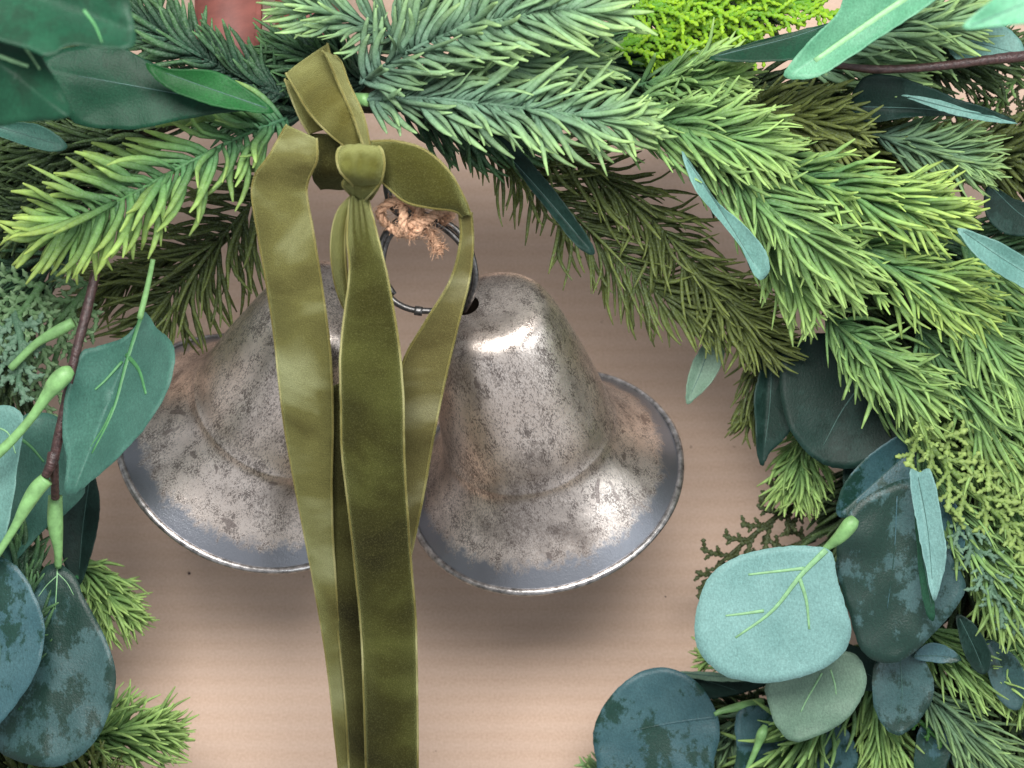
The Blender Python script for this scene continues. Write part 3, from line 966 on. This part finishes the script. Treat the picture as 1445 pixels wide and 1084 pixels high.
# --- cedar sprigs: scaly little twigs
def cedar(path, style_cols, n_side=14, sl=46, w=7, bud=True, seed=0, label=None, spread=48, sub=5):
    rnd = random.Random(seed)
    sp = px_path([(p[0], p[1], p[2] / 100) for p in path], 40)
    k = M_PER_PX(sum(p.z for p in sp) / 41)
    c0, c1 = style_cols
    mb = MB()

    def scaly(a, d, L, ww, curl):
        seg = max(5, int(L / (ww * k * .42)))
        pts = [a.copy()]; rr = []; cc = []
        dd = d.copy()
        sd = dd.cross(Vector((0, 0, 1))).normalized()
        for i in range(seg + 1):
            t = i / seg
            if i:
                dd = (dd + sd * curl / seg + Vector((0, 0, rnd.gauss(0, .02)))).normalized()
                pts.append(pts[-1] + dd * (L / seg))
            r = ww * .5 * k * (.55 + .55 * (i % 2)) * (1.0 if t < .7 else 1.0 + (.45 if bud else -.3) * (t - .7) / .3)
            if i == seg: r *= .35
            rr.append(r)
            c = lerp3(c0, c1, t * .9 + rnd.uniform(-.1, .1))
            cc.append(tuple(max(0, x) for x in c))
        tube(mb, pts, rr, 5, .8, cols=cc)
        return pts
    tube(mb, sp, [w * .45 * k * (1 - .5 * i / 40) for i in range(41)], 6, cols=[c0] * 41)
    for q in range(n_side):
        f = (q + .5) / n_side
        i = min(38, int(f * 40))
        T = (sp[i + 1] - sp[i]).normalized()
        s = 1 if q % 2 else -1
        ang = math.radians(spread) * s * (1 - .4 * f) + rnd.gauss(0, .12)
        d = Matrix.Rotation(ang, 3, 'Z') @ T + Vector((0, 0, rnd.uniform(-.15, .35)))
        L = sl * k * rnd.uniform(.75, 1.15) * (1 - .35 * f)
        pp = scaly(sp[i], d.normalized(), L, w * .8, -s * .5)
        for z in range(sub):
            j = min(len(pp) - 2, int((z + 1) / (sub + 1) * len(pp)))
            s2 = 1 if z % 2 else -1
            TT = (pp[j + 1] - pp[j]).normalized()
            d2 = Matrix.Rotation(math.radians(42) * s2, 3, 'Z') @ TT + Vector((0, 0, rnd.uniform(-.1, .3)))
            scaly(pp[j], d2.normalized(), L * rnd.uniform(.3, .48), w * .62, -s2 * .3)
    o = mb.build("cedar_sprig", M_CEDAR, WR)
    if label: o['label'] = label
    return o


NEON = ((.09, .26, .010), (.30, .50, .012))
GREY = ((.09, .19, .07), (.22, .34, .17))
CHAL = ((.08, .17, .10), (.17, .28, .19))
OLV = ((.035, .045, .008), (.07, .09, .03))
YEL = ((.14, .23, .05), (.34, .46, .13))
PALE = ((.16, .30, .08), (.32, .52, .18))
cedar([(860, 70, 10.0), (950, 40, 10.6), (1050, 18, 10.8), (1150, 0, 10.8)], NEON, 24, 100, 13, False, 1, "vivid lime green cedar sprig at the top edge", 24, 4)
cedar([(880, 20, 10.4), (960, 0, 10.8), (1080, -20, 10.8)], NEON, 20, 96, 13, False, 2, spread=24, sub=4)
cedar([(890, 90, 9.6), (960, 70, 10.0), (1060, 58, 10.2)], NEON, 16, 80, 12, False, 3, spread=22, sub=3)
cedar([(130, 400, 8.0), (95, 440, 8.4), (55, 480, 8.6), (20, 520, 8.6)], GREY, 12, 62, 14, False, 4, "grey green cedar sprig left of the brown twig", 50, 5)
cedar([(60, 400, 9.0), (30, 440, 9.4), (0, 470, 9.4)], GREY, 10, 55, 14, False, 5, spread=55)
cedar([(20, 440, 9.4), (30, 490, 9.8), (25, 545, 9.8)], CHAL, 8, 46, 15, False, 6, "chalky cedar tip at the left edge", 40, 4)
cedar([(110, 420, 7.6), (80, 500, 7.6), (60, 570, 7.2)], GREY, 10, 50, 12, False, 7)
cedar([(1160, 700, 2.4), (1110, 720, 2.6), (1060, 758, 2.8), (1010, 800, 2.8)], OLV, 12, 60, 11, True, 8, "brown olive cedar sprig reaching left over the cardboard", 34, 3)
cedar([(1170, 720, 2.6), (1120, 700, 3.0), (1085, 692, 3.0)], OLV, 8, 45, 11, True, 9, spread=40, sub=2)
cedar([(1150, 760, 2.0), (1070, 790, 2.2), (990, 822, 2.2)], OLV, 10, 44, 11, True, 10, spread=34, sub=2)
cedar([(1290, 600, 9.0), (1340, 660, 9.3), (1400, 720, 9.3), (1450, 760, 9.3)], YEL, 14, 70, 12, True, 11, "yellow green cedar sprig at the right edge", 36, 4)
cedar([(1330, 600, 8.8), (1390, 640, 9.2), (1450, 700, 9.2)], YEL, 9, 60, 12, True, 12, spread=40)
cedar([(1350, 720, 8.8), (1390, 800, 9.0), (1420, 880, 8.6)], CHAL, 10, 50, 11, False, 13, spread=30)
cedar([(1480, 90, 4.5), (1430, 130, 4.5), (1380, 180, 4.5), (1330, 215, 4.5)], OLV, 18, 60, 7, False, 14, "brown olive cedar sprig at the upper right edge", 40, 5)
cedar([(1470, 160, 5.0), (1400, 200, 5.0), (1340, 240, 5.0)], OLV, 16, 55, 7, False, 15, spread=40)
for i, (x, y) in enumerate(((1330, 128), (1372, 120), (1387, 122), (1405, 108), (1346, 138))):
    cedar([(x + 10, y + 44, 4.6), (x + 5, y + 22, 4.9), (x, y, 5.0)], PALE, 2, 14, 8, True, 20 + i, sub=0)
cedar([(1440, 100, 5.4), (1425, 125, 5.4), (1405, 150, 5.4)], PALE, 8, 24, 7, True, 30, sub=0)
cedar([(1260, 170, 6), (1290, 176, 6.2), (1340, 182, 6.2)], PALE, 8, 20, 7, True, 31, sub=1)
cedar([(1298, 590, 10.2), (1305, 610, 10.6), (1312, 640, 10.6)], YEL, 5, 26, 8, False, 32, sub=2)
cedar([(1290, 1010, 5.4), (1310, 1030, 5.4), (1330, 1050, 5.4)], ((.03, .12, .02), (.06, .2, .03)), 5, 22, 8, False, 33, sub=1)


# --- eucalyptus leaves
def leaf(out, h, mat, label=None, grad=(0, 0), cup=.004, axis=None, crease=0.0, waves=.0008, veins=(), vein_mat=None, petiole=None, pr=4, seed=0, smooth=True, edge_tint=None):
    """out: outline in photo pixels; h: height of its middle (cm); grad: cm rise per 100 px to the right and downwards;
    cup: rise of the edge (m); axis: (base, tip) pixels of the midrib; crease: fold depth along it (m)"""
    oc = cat_rom_closed(out, 7)
    fr = random.Random(seed * 31 + int(out[0][0]))
    oc = [p + np.array((fr.gauss(0, .35), fr.gauss(0, .35))) for p in oc]
    cx = sum(p[0] for p in oc) / len(oc); cy = sum(p[1] for p in oc) / len(oc)
    nR = 9
    ax = axis or ((out[0][0], out[0][1]), (out[len(out) // 2][0], out[len(out) // 2][1]))
    d = np.array(ax[1], float) - np.array(ax[0], float); Lx = np.linalg.norm(d); d /= Lx
    nrm = np.array((-d[1], d[0]))
    wid = max(abs(np.dot(np.array((p[0] - ax[0][0], p[1] - ax[0][1])), nrm)) for p in oc) + 1e-6

    def hz(x, y, kk):
        a = np.dot(np.array((x - ax[0][0], y - ax[0][1])), nrm) / wid
        z = h / 100 + grad[0] / 100 * (x - cx) / 100 + grad[1] / 100 * (y - cy) / 100
        z += cup * .45 * kk * kk + crease * min(1, abs(a)) - crease * .5
        z += waves * mnoise.noise(Vector((x * .02 + seed * 5.3, y * .02, seed)))
        z += waves * 1.6 * kk * kk * mnoise.noise(Vector((x * .03 + seed, y * .03, seed)))
        return z
    mb = MB()
    n = len(oc)
    vs = [P(cx, cy, hz(cx, cy, 0))]; fs = []
    for r in range(1, nR + 1):
        kk = r / nR
        for p in oc:
            x = cx + (p[0] - cx) * kk; y = cy + (p[1] - cy) * kk
            vs.append(P(x, y, hz(x, y, kk)))
    for j in range(n):
        fs.append((0, 1 + (j + 1) % n, 1 + j))
    for r in range(nR - 1):
        for j in range(n):
            a = 1 + r * n + j; b = 1 + r * n + (j + 1) % n
            fs.append((a, b, b + n, a + n))
    N = len(vs); th = .0003
    vs2 = [v - Vector((0, 0, th)) for v in vs]
    fs2 = [tuple(N + i for i in reversed(f)) for f in fs]
    s = 1 + (nR - 1) * n
    fe = [(s + (j + 1) % n, s + j, N + s + j, N + s + (j + 1) % n) for j in range(n)]
    mb.add(vs + vs2, fs + fs2 + fe)
    me_o = mb.build("eucalyptus_leaf", mat, WR)
    bm = bmesh.new(); bm.from_mesh(me_o.data); bmesh.ops.recalc_face_normals(bm, faces=bm.faces); bm.to_mesh(me_o.data); bm.free()
    if label: me_o['label'] = label
    hm = M_PER_PX(h / 100)
    if not veins:
        ao = np.array(ax[0], float); bo = np.array(ax[1], float)
        mid = np.array((cx, cy)) * .6 + (ao + bo) / 2 * .4
        auto = [tuple(ao + (mid - ao) * .12), tuple(mid), tuple(mid + (bo - mid) * .72)]
        veins = [(auto, max(1.3, wid * .03), .6)]
        vein_mat = M_VEIN_T
    for vp in veins:
        pts_px, w0, w1 = vp
        q = cat_rom(pts_px, 14)
        vb = MB()
        pp = []
        for p in q:
            kk = min(1, math.hypot(p[0] - cx, p[1] - cy) / (max(math.hypot(o[0] - cx, o[1] - cy) for o in oc)))
            # true radial fraction: ray from the centre to the outline
            ang = math.atan2(p[1] - cy, p[0] - cx)
            best = min(oc, key=lambda o: abs((math.atan2(o[1] - cy, o[0] - cx) - ang + math.pi) % (2 * math.pi) - math.pi))
            rr = math.hypot(best[0] - cx, best[1] - cy)
            kk = min(1.0, math.hypot(p[0] - cx, p[1] - cy) / rr)
            pp.append(P(p[0], p[1], hz(p[0], p[1], kk) + .0001))
        tube(vb, pp, [hm * .5 * (w0 + (w1 - w0) * i / 14) for i in range(15)], 8, .38)
        vb.build("vein", vein_mat or M_VEIN, me_o)
    if petiole:
        q = px_path([(p[0], p[1], p[2] / 100) for p in petiole[0]], 16)
        vb = MB()
        tube(vb, q, [hm * .5 * w for w in [x[0] for x in cat_rom([(w,) for w in petiole[1]], 16)]], 10)
        vb.build("petiole", M_STALK, me_o)
    return me_o


# top left
leaf([(-60, -60), (70, -60), (165, -30), (186, 20), (190, 62), (160, 70), (100, 64), (70, 80), (40, 70), (-60, 30)], 25.5, L_GREEN, "large blurred dark green leaf in the upper left corner", (0, .3), .003, ((-40, -40), (180, 40)), .006,
     veins=[([(118, 14), (134, 36), (144, 60)], 5, 2)], vein_mat=M_VEIN_D, seed=1)
leaf([(-60, 20), (0, 24), (40, 50), (66, 92), (98, 148), (92, 166), (40, 172), (-60, 170)], 24.0, L_GREEN, "blurred teal leaf with a pale midrib at the upper left edge", (0, .2), .003, ((-40, 60), (90, 160)), -.012,
     veins=[([(-40, 66), (0, 80), (40, 94)], 9, 5), ([(10, 36), (34, 66), (56, 98)], 6, 3)], vein_mat=M_VEIN, seed=41)
leaf([(384, 156), (345, 124), (300, 101), (240, 98), (205, 84), (160, 62), (105, 66), (58, 84), (72, 120), (92, 158), (118, 178), (190, 182), (262, 168), (330, 158)], 15.6, L_GREEN, "dark curled leaf above the bright left pine sprig", (-.6, 0), .005, ((384, 156), (70, 100)), -.004, seed=2)
leaf([(386, 158), (345, 123), (300, 100), (240, 97), (205, 90), (232, 122), (290, 146), (340, 156)], 16.3, L_LIP, "turned-up lip of the curled leaf, its green brightened as if lit", (-.5, 0), .002, ((386, 156), (210, 95)), .001, seed=3)
leaf([(-40, 160), (10, 170), (60, 178), (95, 206), (70, 214), (20, 200), (-40, 178)], 12.0, L_TEAL, "narrow soft blue leaf under the curled dark leaf", seed=4, axis=((-40, 168), (95, 208)))
# left middle and below
leaf([(204, 440), (220, 462), (240, 480), (247, 505), (236, 552), (206, 602), (168, 645), (128, 680), (100, 700), (91, 690), (94, 650), (88, 610), (92, 560), (112, 500), (134, 490), (170, 478), (190, 462)], 12.4, L_TEAL,
     "pointed teal leaf in front of the left bell's rim", (.4, .5), .002, ((202, 440), (104, 696)), .016,
     veins=[([(200, 448), (180, 510), (160, 580), (130, 640)], 9, 3), ([(178, 500), (196, 522), (206, 556)], 7, 4), ([(172, 510), (150, 535), (134, 550)], 5, 3), ([(160, 575), (145, 605), (128, 630)], 4, 2)], vein_mat=M_VEIN_D,
     petiole=([(216, 366, 12.6), (208, 405, 12.4), (197, 450, 12.3)], [7, 8, 9]), seed=5)
leaf([(-60, 580), (0, 572), (25, 578), (34, 600), (26, 650), (18, 710), (-4, 790), (-60, 800)], 11.6, L_MID, "soft teal leaf behind the green stalk at the left edge", (0, .2), .003, ((0, 575), (-20, 790)), .003, seed=6,
     veins=[([(-20, 600), (10, 610), (22, 640)], 3, 2)])
leaf([(25, 600), (60, 582), (92, 600), (95, 650), (120, 690), (92, 726), (62, 748), (20, 792), (-10, 800), (4, 720)], 9.0, L_TEAL, "teal leaf behind the forked brown twig", (0, 0), .003, ((60, 582), (10, 795)), .003, seed=7,
     veins=[([(28, 618), (45, 632), (62, 652)], 5, 3)], vein_mat=M_VEIN_D)
leaf([(128, 664), (140, 700), (138, 745), (128, 785), (112, 826), (92, 800), (84, 750), (100, 690)], 6.0, L_BLACK, "nearly black narrow leaf beside the left bell", (0, 0), .003, ((128, 664), (110, 826)), .002, seed=8)
leaf([(82, 796), (104, 812), (120, 846), (146, 895), (163, 948), (156, 1000), (130, 1052), (88, 1080), (36, 1078), (-10, 1050), (-6, 985), (30, 900), (48, 835), (62, 802)], 9.6, L_DARK,
     "large dark blotched leaf at the lower left", (.2, .3), .003, ((82, 796), (60, 1078)), -.003, seed=9,
     veins=[([(81, 800), (80, 825), (78, 860)], 2.5, 1.2), ([(81, 812), (66, 826), (54, 842)], 1.6, 1), ([(80, 808), (94, 822), (104, 840)], 1.6, 1)],
     petiole=([(78, 700, 10.6), (78, 740, 10.4), (82, 775, 10.0), (82, 800, 9.6)], [20, 22, 13, 10]))
leaf([(-60, 770), (5, 788), (34, 812), (60, 868), (62, 905), (50, 950), (18, 1000), (-20, 1040), (-60, 1060)], 11.2, L_BLUE, "slate blue blotched leaf at the lower left edge", (0, .2), .003, ((-20, 780), (-10, 1040)), .002, seed=10)
leaf([(1330, 700), (1352, 716), (1362, 760), (1352, 800), (1336, 790), (1328, 745)], 8.8, L_BLUE, "slim slate leaf just right of the folded pale leaf", (0, 0), .002, ((1332, 700), (1348, 798)), .003, seed=50)
leaf([(1392, 905), (1420, 915), (1446, 950), (1440, 1000), (1412, 990), (1394, 950)], 6.8, L_DARK, "dark leaf low at the right edge", (0, 0), .002, ((1396, 905), (1440, 998)), .003, seed=51)
leaf([(1330, 1010), (1370, 1000), (1400, 1030), (1392, 1080), (1350, 1084), (1328, 1050)], 4.6, L_BLACK, "black green leaf at the lower right between pine tufts", (0, 0), .002, seed=52)
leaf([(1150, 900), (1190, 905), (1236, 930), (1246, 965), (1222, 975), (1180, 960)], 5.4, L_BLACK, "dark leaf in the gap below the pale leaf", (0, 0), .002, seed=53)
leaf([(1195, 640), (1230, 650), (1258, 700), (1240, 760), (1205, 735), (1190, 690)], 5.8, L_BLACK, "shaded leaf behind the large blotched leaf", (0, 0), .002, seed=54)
# stalk crossing at left
sb = MB()
tube(sb, px_path([(101, 522, .132), (92, 528, .133), (78, 542, .133), (66, 558, .132), (44, 590, .131), (10, 628, .13), (-30, 662, .13)], 30), [M_PER_PX(.13) * .5 * w for w in [x[0] for x in cat_rom([(14,), (25,), (26,), (18,), (13,), (14,), (18,)], 30)]], 10)
sb.build("stalk", M_STALK, WR)
sb = MB()
tube(sb, px_path([(66, 676, .122), (52, 690, .122), (38, 712, .122), (20, 745, .122), (-5, 785, .122)], 24), [M_PER_PX(.12) * .5 * w for w in [x[0] for x in cat_rom([(21,), (23,), (20,), (12,), (10,)], 24)]], 10)
sb.build("stalk", M_STALK, WR)
sb = MB()
tube(sb, px_path([(104, 455, .105), (80, 468, .105), (50, 486, .104), (15, 520, .103)], 24), [M_PER_PX(.105) * .5 * w for w in [x[0] for x in cat_rom([(16,), (17,), (12,), (11,)], 24)]], 10)
sb.build("stalk", M_STALK, WR)


def twig(paths, name="twig", label=None):
    mb = MB()
    rnd = random.Random(len(paths) + int(paths[0][0][0][0]))
    root = None
    for pts, ws in paths:
        n = 40
        q = px_path([(p[0], p[1], p[2] / 100) for p in pts], n)
        k = M_PER_PX(pts[0][2] / 100)
        wv = [x[0] for x in cat_rom([(w,) for w in ws], n)]
        tube(mb, q, [k * .5 * w * (1 + .07 * rnd.uniform(-1, 1)) for w in wv], 9)
    o = mb.build(name, M_BARK, WR)
    if label: o['label'] = label
    return o


twig([([(135, 385, 12.4), (122, 440, 12.5), (104, 510, 12.6), (90, 580, 12.5), (76, 648, 12.3)], [14, 14, 13, 13, 15]),
      ([(76, 640, 12.3), (72, 655, 12.4), (64, 672, 12.3)], [18, 15, 12]),
      ([(75, 645, 12.2), (77, 675, 11.8), (78, 702, 11.0)], [15, 12, 12])], label="dark brown forked twig at the left")
twig([([(1175, 92, 11.0), (1240, 98, 11.2), (1320, 94, 11.2), (1400, 84, 11.2), (1480, 76, 11.2)], [9, 12, 12, 14, 18])], label="dark brown twig crossing at the upper right")

# right side
leaf([(668, 166), (705, 186), (738, 216), (772, 256), (806, 300), (836, 345), (836, 360), (812, 346), (780, 306), (745, 262), (720, 225), (690, 196)], 10.4, L_BLACK, "long narrow dark leaf hanging below the frosted sprigs", (0, 0), .001, ((668, 166), (838, 358)), .003, seed=11)
leaf([(962, 214), (982, 240), (1010, 282), (1046, 314), (1078, 350), (1086, 380), (1074, 395), (1062, 384), (1046, 350), (1006, 300), (978, 262)], 12.9, L_MID, "slim pale blue leaf between the upper right sprigs", (0, 0), .001, ((962, 214), (1078, 394)), .004, seed=12)
leaf([(1050, 345), (1066, 352), (1080, 366), (1084, 388), (1072, 394), (1058, 378)], 12.4, L_BLACK, None, (0, 0), .001, seed=13)
leaf([(1004, 466), (1022, 484), (1020, 510), (1004, 540), (982, 562), (969, 570), (968, 548), (976, 515), (990, 488)], 5.4, L_SAGE, "small sage leaf hanging alone over the cardboard", (0, 0), .001, ((1006, 468), (970, 568)), .003, seed=14)
leaf([(1072, 470), (1100, 474), (1116, 490), (1106, 540), (1112, 580), (1118, 602), (1104, 622), (1086, 640), (1076, 658), (1068, 640), (1066, 600), (1064, 560), (1072, 520)], 5.6, L_BLACK, "dark green narrow leaf left of the large round leaf", (0, 0), .002, ((1090, 470), (1076, 656)), .004, seed=15)
leaf([(1112, 486), (1160, 470), (1220, 480), (1270, 530), (1288, 590), (1262, 630), (1222, 656), (1180, 661), (1142, 642), (1112, 600), (1100, 540)], 6.4, L_BLACK, "large dark round leaf under the drooping pine sprig", (.2, .2), .003, ((1250, 500), (1150, 650)), .001, seed=16)
leaf([(1312, 622), (1306, 655), (1272, 698), (1232, 724), (1198, 731), (1180, 724), (1188, 690), (1212, 656), (1252, 624), (1290, 604)], 7.2, L_BLUE, "slate blue leaf below the large round one", (.3, 0), .003, ((1312, 612), (1182, 728)), .004, seed=17)
leaf([(1284, 664), (1298, 666), (1312, 662), (1322, 690), (1330, 740), (1336, 780), (1330, 815), (1318, 848), (1306, 800), (1296, 750), (1288, 710)], 10.2, L_PALE, "folded pale leaf edge beside the large blotched leaf", (0, 0), .001, ((1294, 664), (1318, 846)), .005, seed=18)
leaf([(1290, 700), (1304, 770), (1318, 845), (1318, 876), (1306, 862), (1296, 800)], 9.6, L_GREEN, None, (0, 0), .001, seed=19)
leaf([(1196, 728), (1224, 700), (1288, 676), (1320, 730), (1345, 790), (1363, 826), (1346, 862), (1312, 900), (1280, 928), (1248, 936), (1216, 918), (1198, 865), (1182, 812), (1182, 765)], 8.6, L_DARK, "large dark blotched leaf right of the pale leaf", (.2, -.1), .002, ((1270, 680), (1250, 935)), .002, seed=20,
     veins=[([(1266, 700), (1262, 780), (1252, 860)], 2, 1)], vein_mat=L_BLUE)
leaf([(1166, 774), (1177, 788), (1181, 815), (1192, 850), (1201, 884), (1195, 914), (1168, 940), (1122, 958), (1070, 964), (1020, 952), (988, 922), (980, 888), (986, 848), (1004, 810), (1040, 786), (1086, 774), (1130, 770)], 9.6, L_PALE,
     "large pale aqua leaf with raised yellow green veins at the lower right", (.2, -.2), .0025, ((1166, 772), (1010, 930)), -.002, waves=.0006,
     veins=[([(1166, 776), (1130, 812), (1090, 862), (1038, 900)], 9, 3), ([(1135, 802), (1100, 806), (1056, 811)], 5, 3), ([(1128, 815), (1138, 848), (1142, 888)], 6, 3), ([(1078, 862), (1050, 866), (1024, 869)], 5, 2.5)],
     petiole=([(1207, 732, 10.6), (1200, 740, 10.6), (1186, 757, 10.4), (1168, 772, 10.0), (1150, 790, 9.7)], [14, 22, 19, 11, 9]), seed=21)
leaf([(1084, 962), (1140, 930), (1200, 920), (1222, 950), (1216, 985), (1186, 1022), (1126, 1047), (1098, 1028), (1084, 992)], 7.4, L_SAGE, "grey green leaf half hidden below the pale one", (0, 0), .002, ((1160, 930), (1120, 1046)), .002, seed=22,
     veins=[([(1160, 950), (1140, 985), (1130, 1005)], 3, 1.5), ([(1172, 945), (1178, 965), (1180, 980)], 2.5, 1.5)])
leaf([(1238, 930), (1290, 922), (1314, 950), (1317, 982), (1300, 1014), (1272, 1037), (1248, 1026), (1232, 990)], 7.0, L_DARK, "small oval dark leaf above the bottom pine tuft", (0, 0), .003, ((1270, 925), (1266, 1036)), .002, seed=23)
leaf([(900, 950), (938, 942), (978, 958), (1004, 990), (1016, 1030), (1008, 1070), (990, 1130), (860, 1130), (842, 1076), (838, 1028), (862, 982)], 4.4, L_BLUE, "slate blue blotched leaf at the bottom on bare cardboard", (.4, 0), .003, ((1020, 1005), (850, 1050)), .001, seed=24,
     veins=[([(1010, 1012), (950, 1020), (890, 1032)], 4, 1.5)], vein_mat=L_BLUE, petiole=([(1075, 992, 4.2), (1050, 996, 4.6), (1020, 1003, 4.7), (1008, 1008, 4.7)], [14, 14, 9, 7]))
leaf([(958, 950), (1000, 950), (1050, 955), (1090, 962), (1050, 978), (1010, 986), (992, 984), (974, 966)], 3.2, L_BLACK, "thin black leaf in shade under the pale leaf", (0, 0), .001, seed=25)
leaf([(956, 949), (1000, 948), (1060, 956), (1040, 962), (990, 960)], 3.9, L_SAGE, None, (0, 0), .0005, seed=26)
leaf([(1042, 1004), (1100, 996), (1170, 1012), (1206, 1050), (1206, 1130), (1046, 1130), (1040, 1060)], 4.6, L_BLUE, "slate blue leaf cut by the bottom edge", (0, 0), .003, ((1120, 1000), (1120, 1130)), .002, seed=27)
sb = MB()
tube(sb, px_path([(1080, 1024, .056), (1075, 1036, .057), (1068, 1055, .056), (1052, 1092, .055)], 20), [M_PER_PX(.056) * .5 * w for w in [x[0] for x in cat_rom([(8,), (15,), (10,), (6,)], 20)]], 8)
sb.build("stalk", M_STALK, WR)
leaf([(1350, 868), (1370, 876), (1386, 896), (1398, 925), (1394, 948), (1380, 950), (1364, 930), (1354, 900)], 7.8, L_BLACK, "narrow dark leaf among the lower right sprigs", (0, 0), .002, ((1352, 868), (1390, 950)), .003, seed=28)
leaf([(1288, 926), (1310, 908), (1336, 912), (1357, 930), (1340, 936), (1305, 933)], 7.4, L_BLUE, None, (0, 0), .001, seed=29)
leaf([(1296, 1030), (1330, 1022), (1352, 1040), (1340, 1070), (1322, 1110), (1292, 1110)], 5.2, L_BLUE, "small slate leaf at the bottom right", (0, 0), .003, seed=30)
leaf([(1352, 322), (1392, 334), (1430, 352), (1480, 390), (1480, 420), (1425, 396), (1385, 368), (1365, 346)], 13.2, L_MID, "pale blue leaf poking in at the right edge", (0, 0), .002, ((1352, 322), (1480, 405)), .003, seed=31)
leaf([(1196, 150), (1218, 110), (1256, 106), (1310, 122), (1352, 140), (1392, 152), (1434, 172), (1392, 170), (1330, 164), (1280, 166), (1240, 172), (1205, 168)], 9.8, L_BLACK, "dark pointed leaf below the upper right twig", (0, 0), .001, ((1196, 150), (1434, 172)), .004, seed=32)
leaf([(1272, 134), (1320, 140), (1370, 156), (1436, 174), (1398, 172), (1350, 163), (1310, 150)], 10.5, L_MID, None, (0, 0), .0005, seed=33)
leaf([(1106, 104), (1140, 60), (1180, 20), (1220, -40), (1370, -60), (1330, -8), (1262, 40), (1204, 78), (1160, 106), (1128, 112)], 15.5, L_MINT, "large pale mint leaf crossing the top right edge", (.4, -.3), .002, ((1112, 108), (1340, -50)), .006, seed=34,
     veins=[([(1150, 86), (1210, 44), (1290, -10)], 8, 10)])
leaf([(1000, 82), (1060, 60), (1130, 42), (1190, 26), (1228, 8), (1222, 26), (1180, 62), (1120, 84), (1050, 88)], 13.6, L_GREEN, "dark green slender leaf beside the lime cedar", (0, 0), .002, ((1000, 82), (1226, 12)), .004, seed=35)
leaf([(1360, 40), (1400, 0), (1460, -40), (1500, -20), (1500, 30), (1440, 34)], 27.0, L_MINT, "blurred mint leaf in the upper right corner", (0, 0), .002, seed=36)
leaf([(1336, 52), (1370, 36), (1410, 34), (1438, 54), (1446, 78), (1410, 84), (1360, 86), (1342, 76)], 10.0, L_MID, "round dusty blue leaf above the upper right twig", (0, 0), .002, seed=37)
leaf([(1395, 260), (1430, 280), (1480, 300), (1480, 330), (1420, 330), (1390, 300)], 7.0, L_BLACK, None, (0, 0), .002, seed=38)
leaf([(1378, 880), (1440, 900), (1480, 960), (1480, 1080), (1440, 1060), (1400, 980)], 4.0, L_BLACK, None, (0, 0), .002, seed=39)
# green stem cap of the front frosted sprig
sb = MB()
tube(sb, px_path([(470, 140, .122), (495, 140, .13), (520, 141, .1345)], 10), [M_PER_PX(.13) * .5 * 19] * 11, 12)
sb.build("stem_sleeve", M_STALK, WR)


def crumb(x, y, r, seed, label):
    bm = bmesh.new()
    bmesh.ops.create_icosphere(bm, subdivisions=2, radius=r)
    for v in bm.verts:
        v.co *= 1 + .5 * mnoise.noise(v.co * 2500 + Vector((seed, 0, 0)))
        v.co.z *= .5
    me = bpy.data.meshes.new("bark_crumb"); bm.to_mesh(me); bm.free()
    o = link("bark_crumb", me, M_BARK)
    p = P(x, y, 0)
    for _ in range(4): p = P(x, y, board_z(p.y))
    o.location = p + Vector((0, 0, r * .4))
    tag(o, label, "crumb")


crumb(267, 809, .0006, 1, "tiny dark bark crumb on the cardboard below the left bell")
crumb(939, 842, .00035, 2, "tiny dark speck on the cardboard right of the right bell's lower rim")
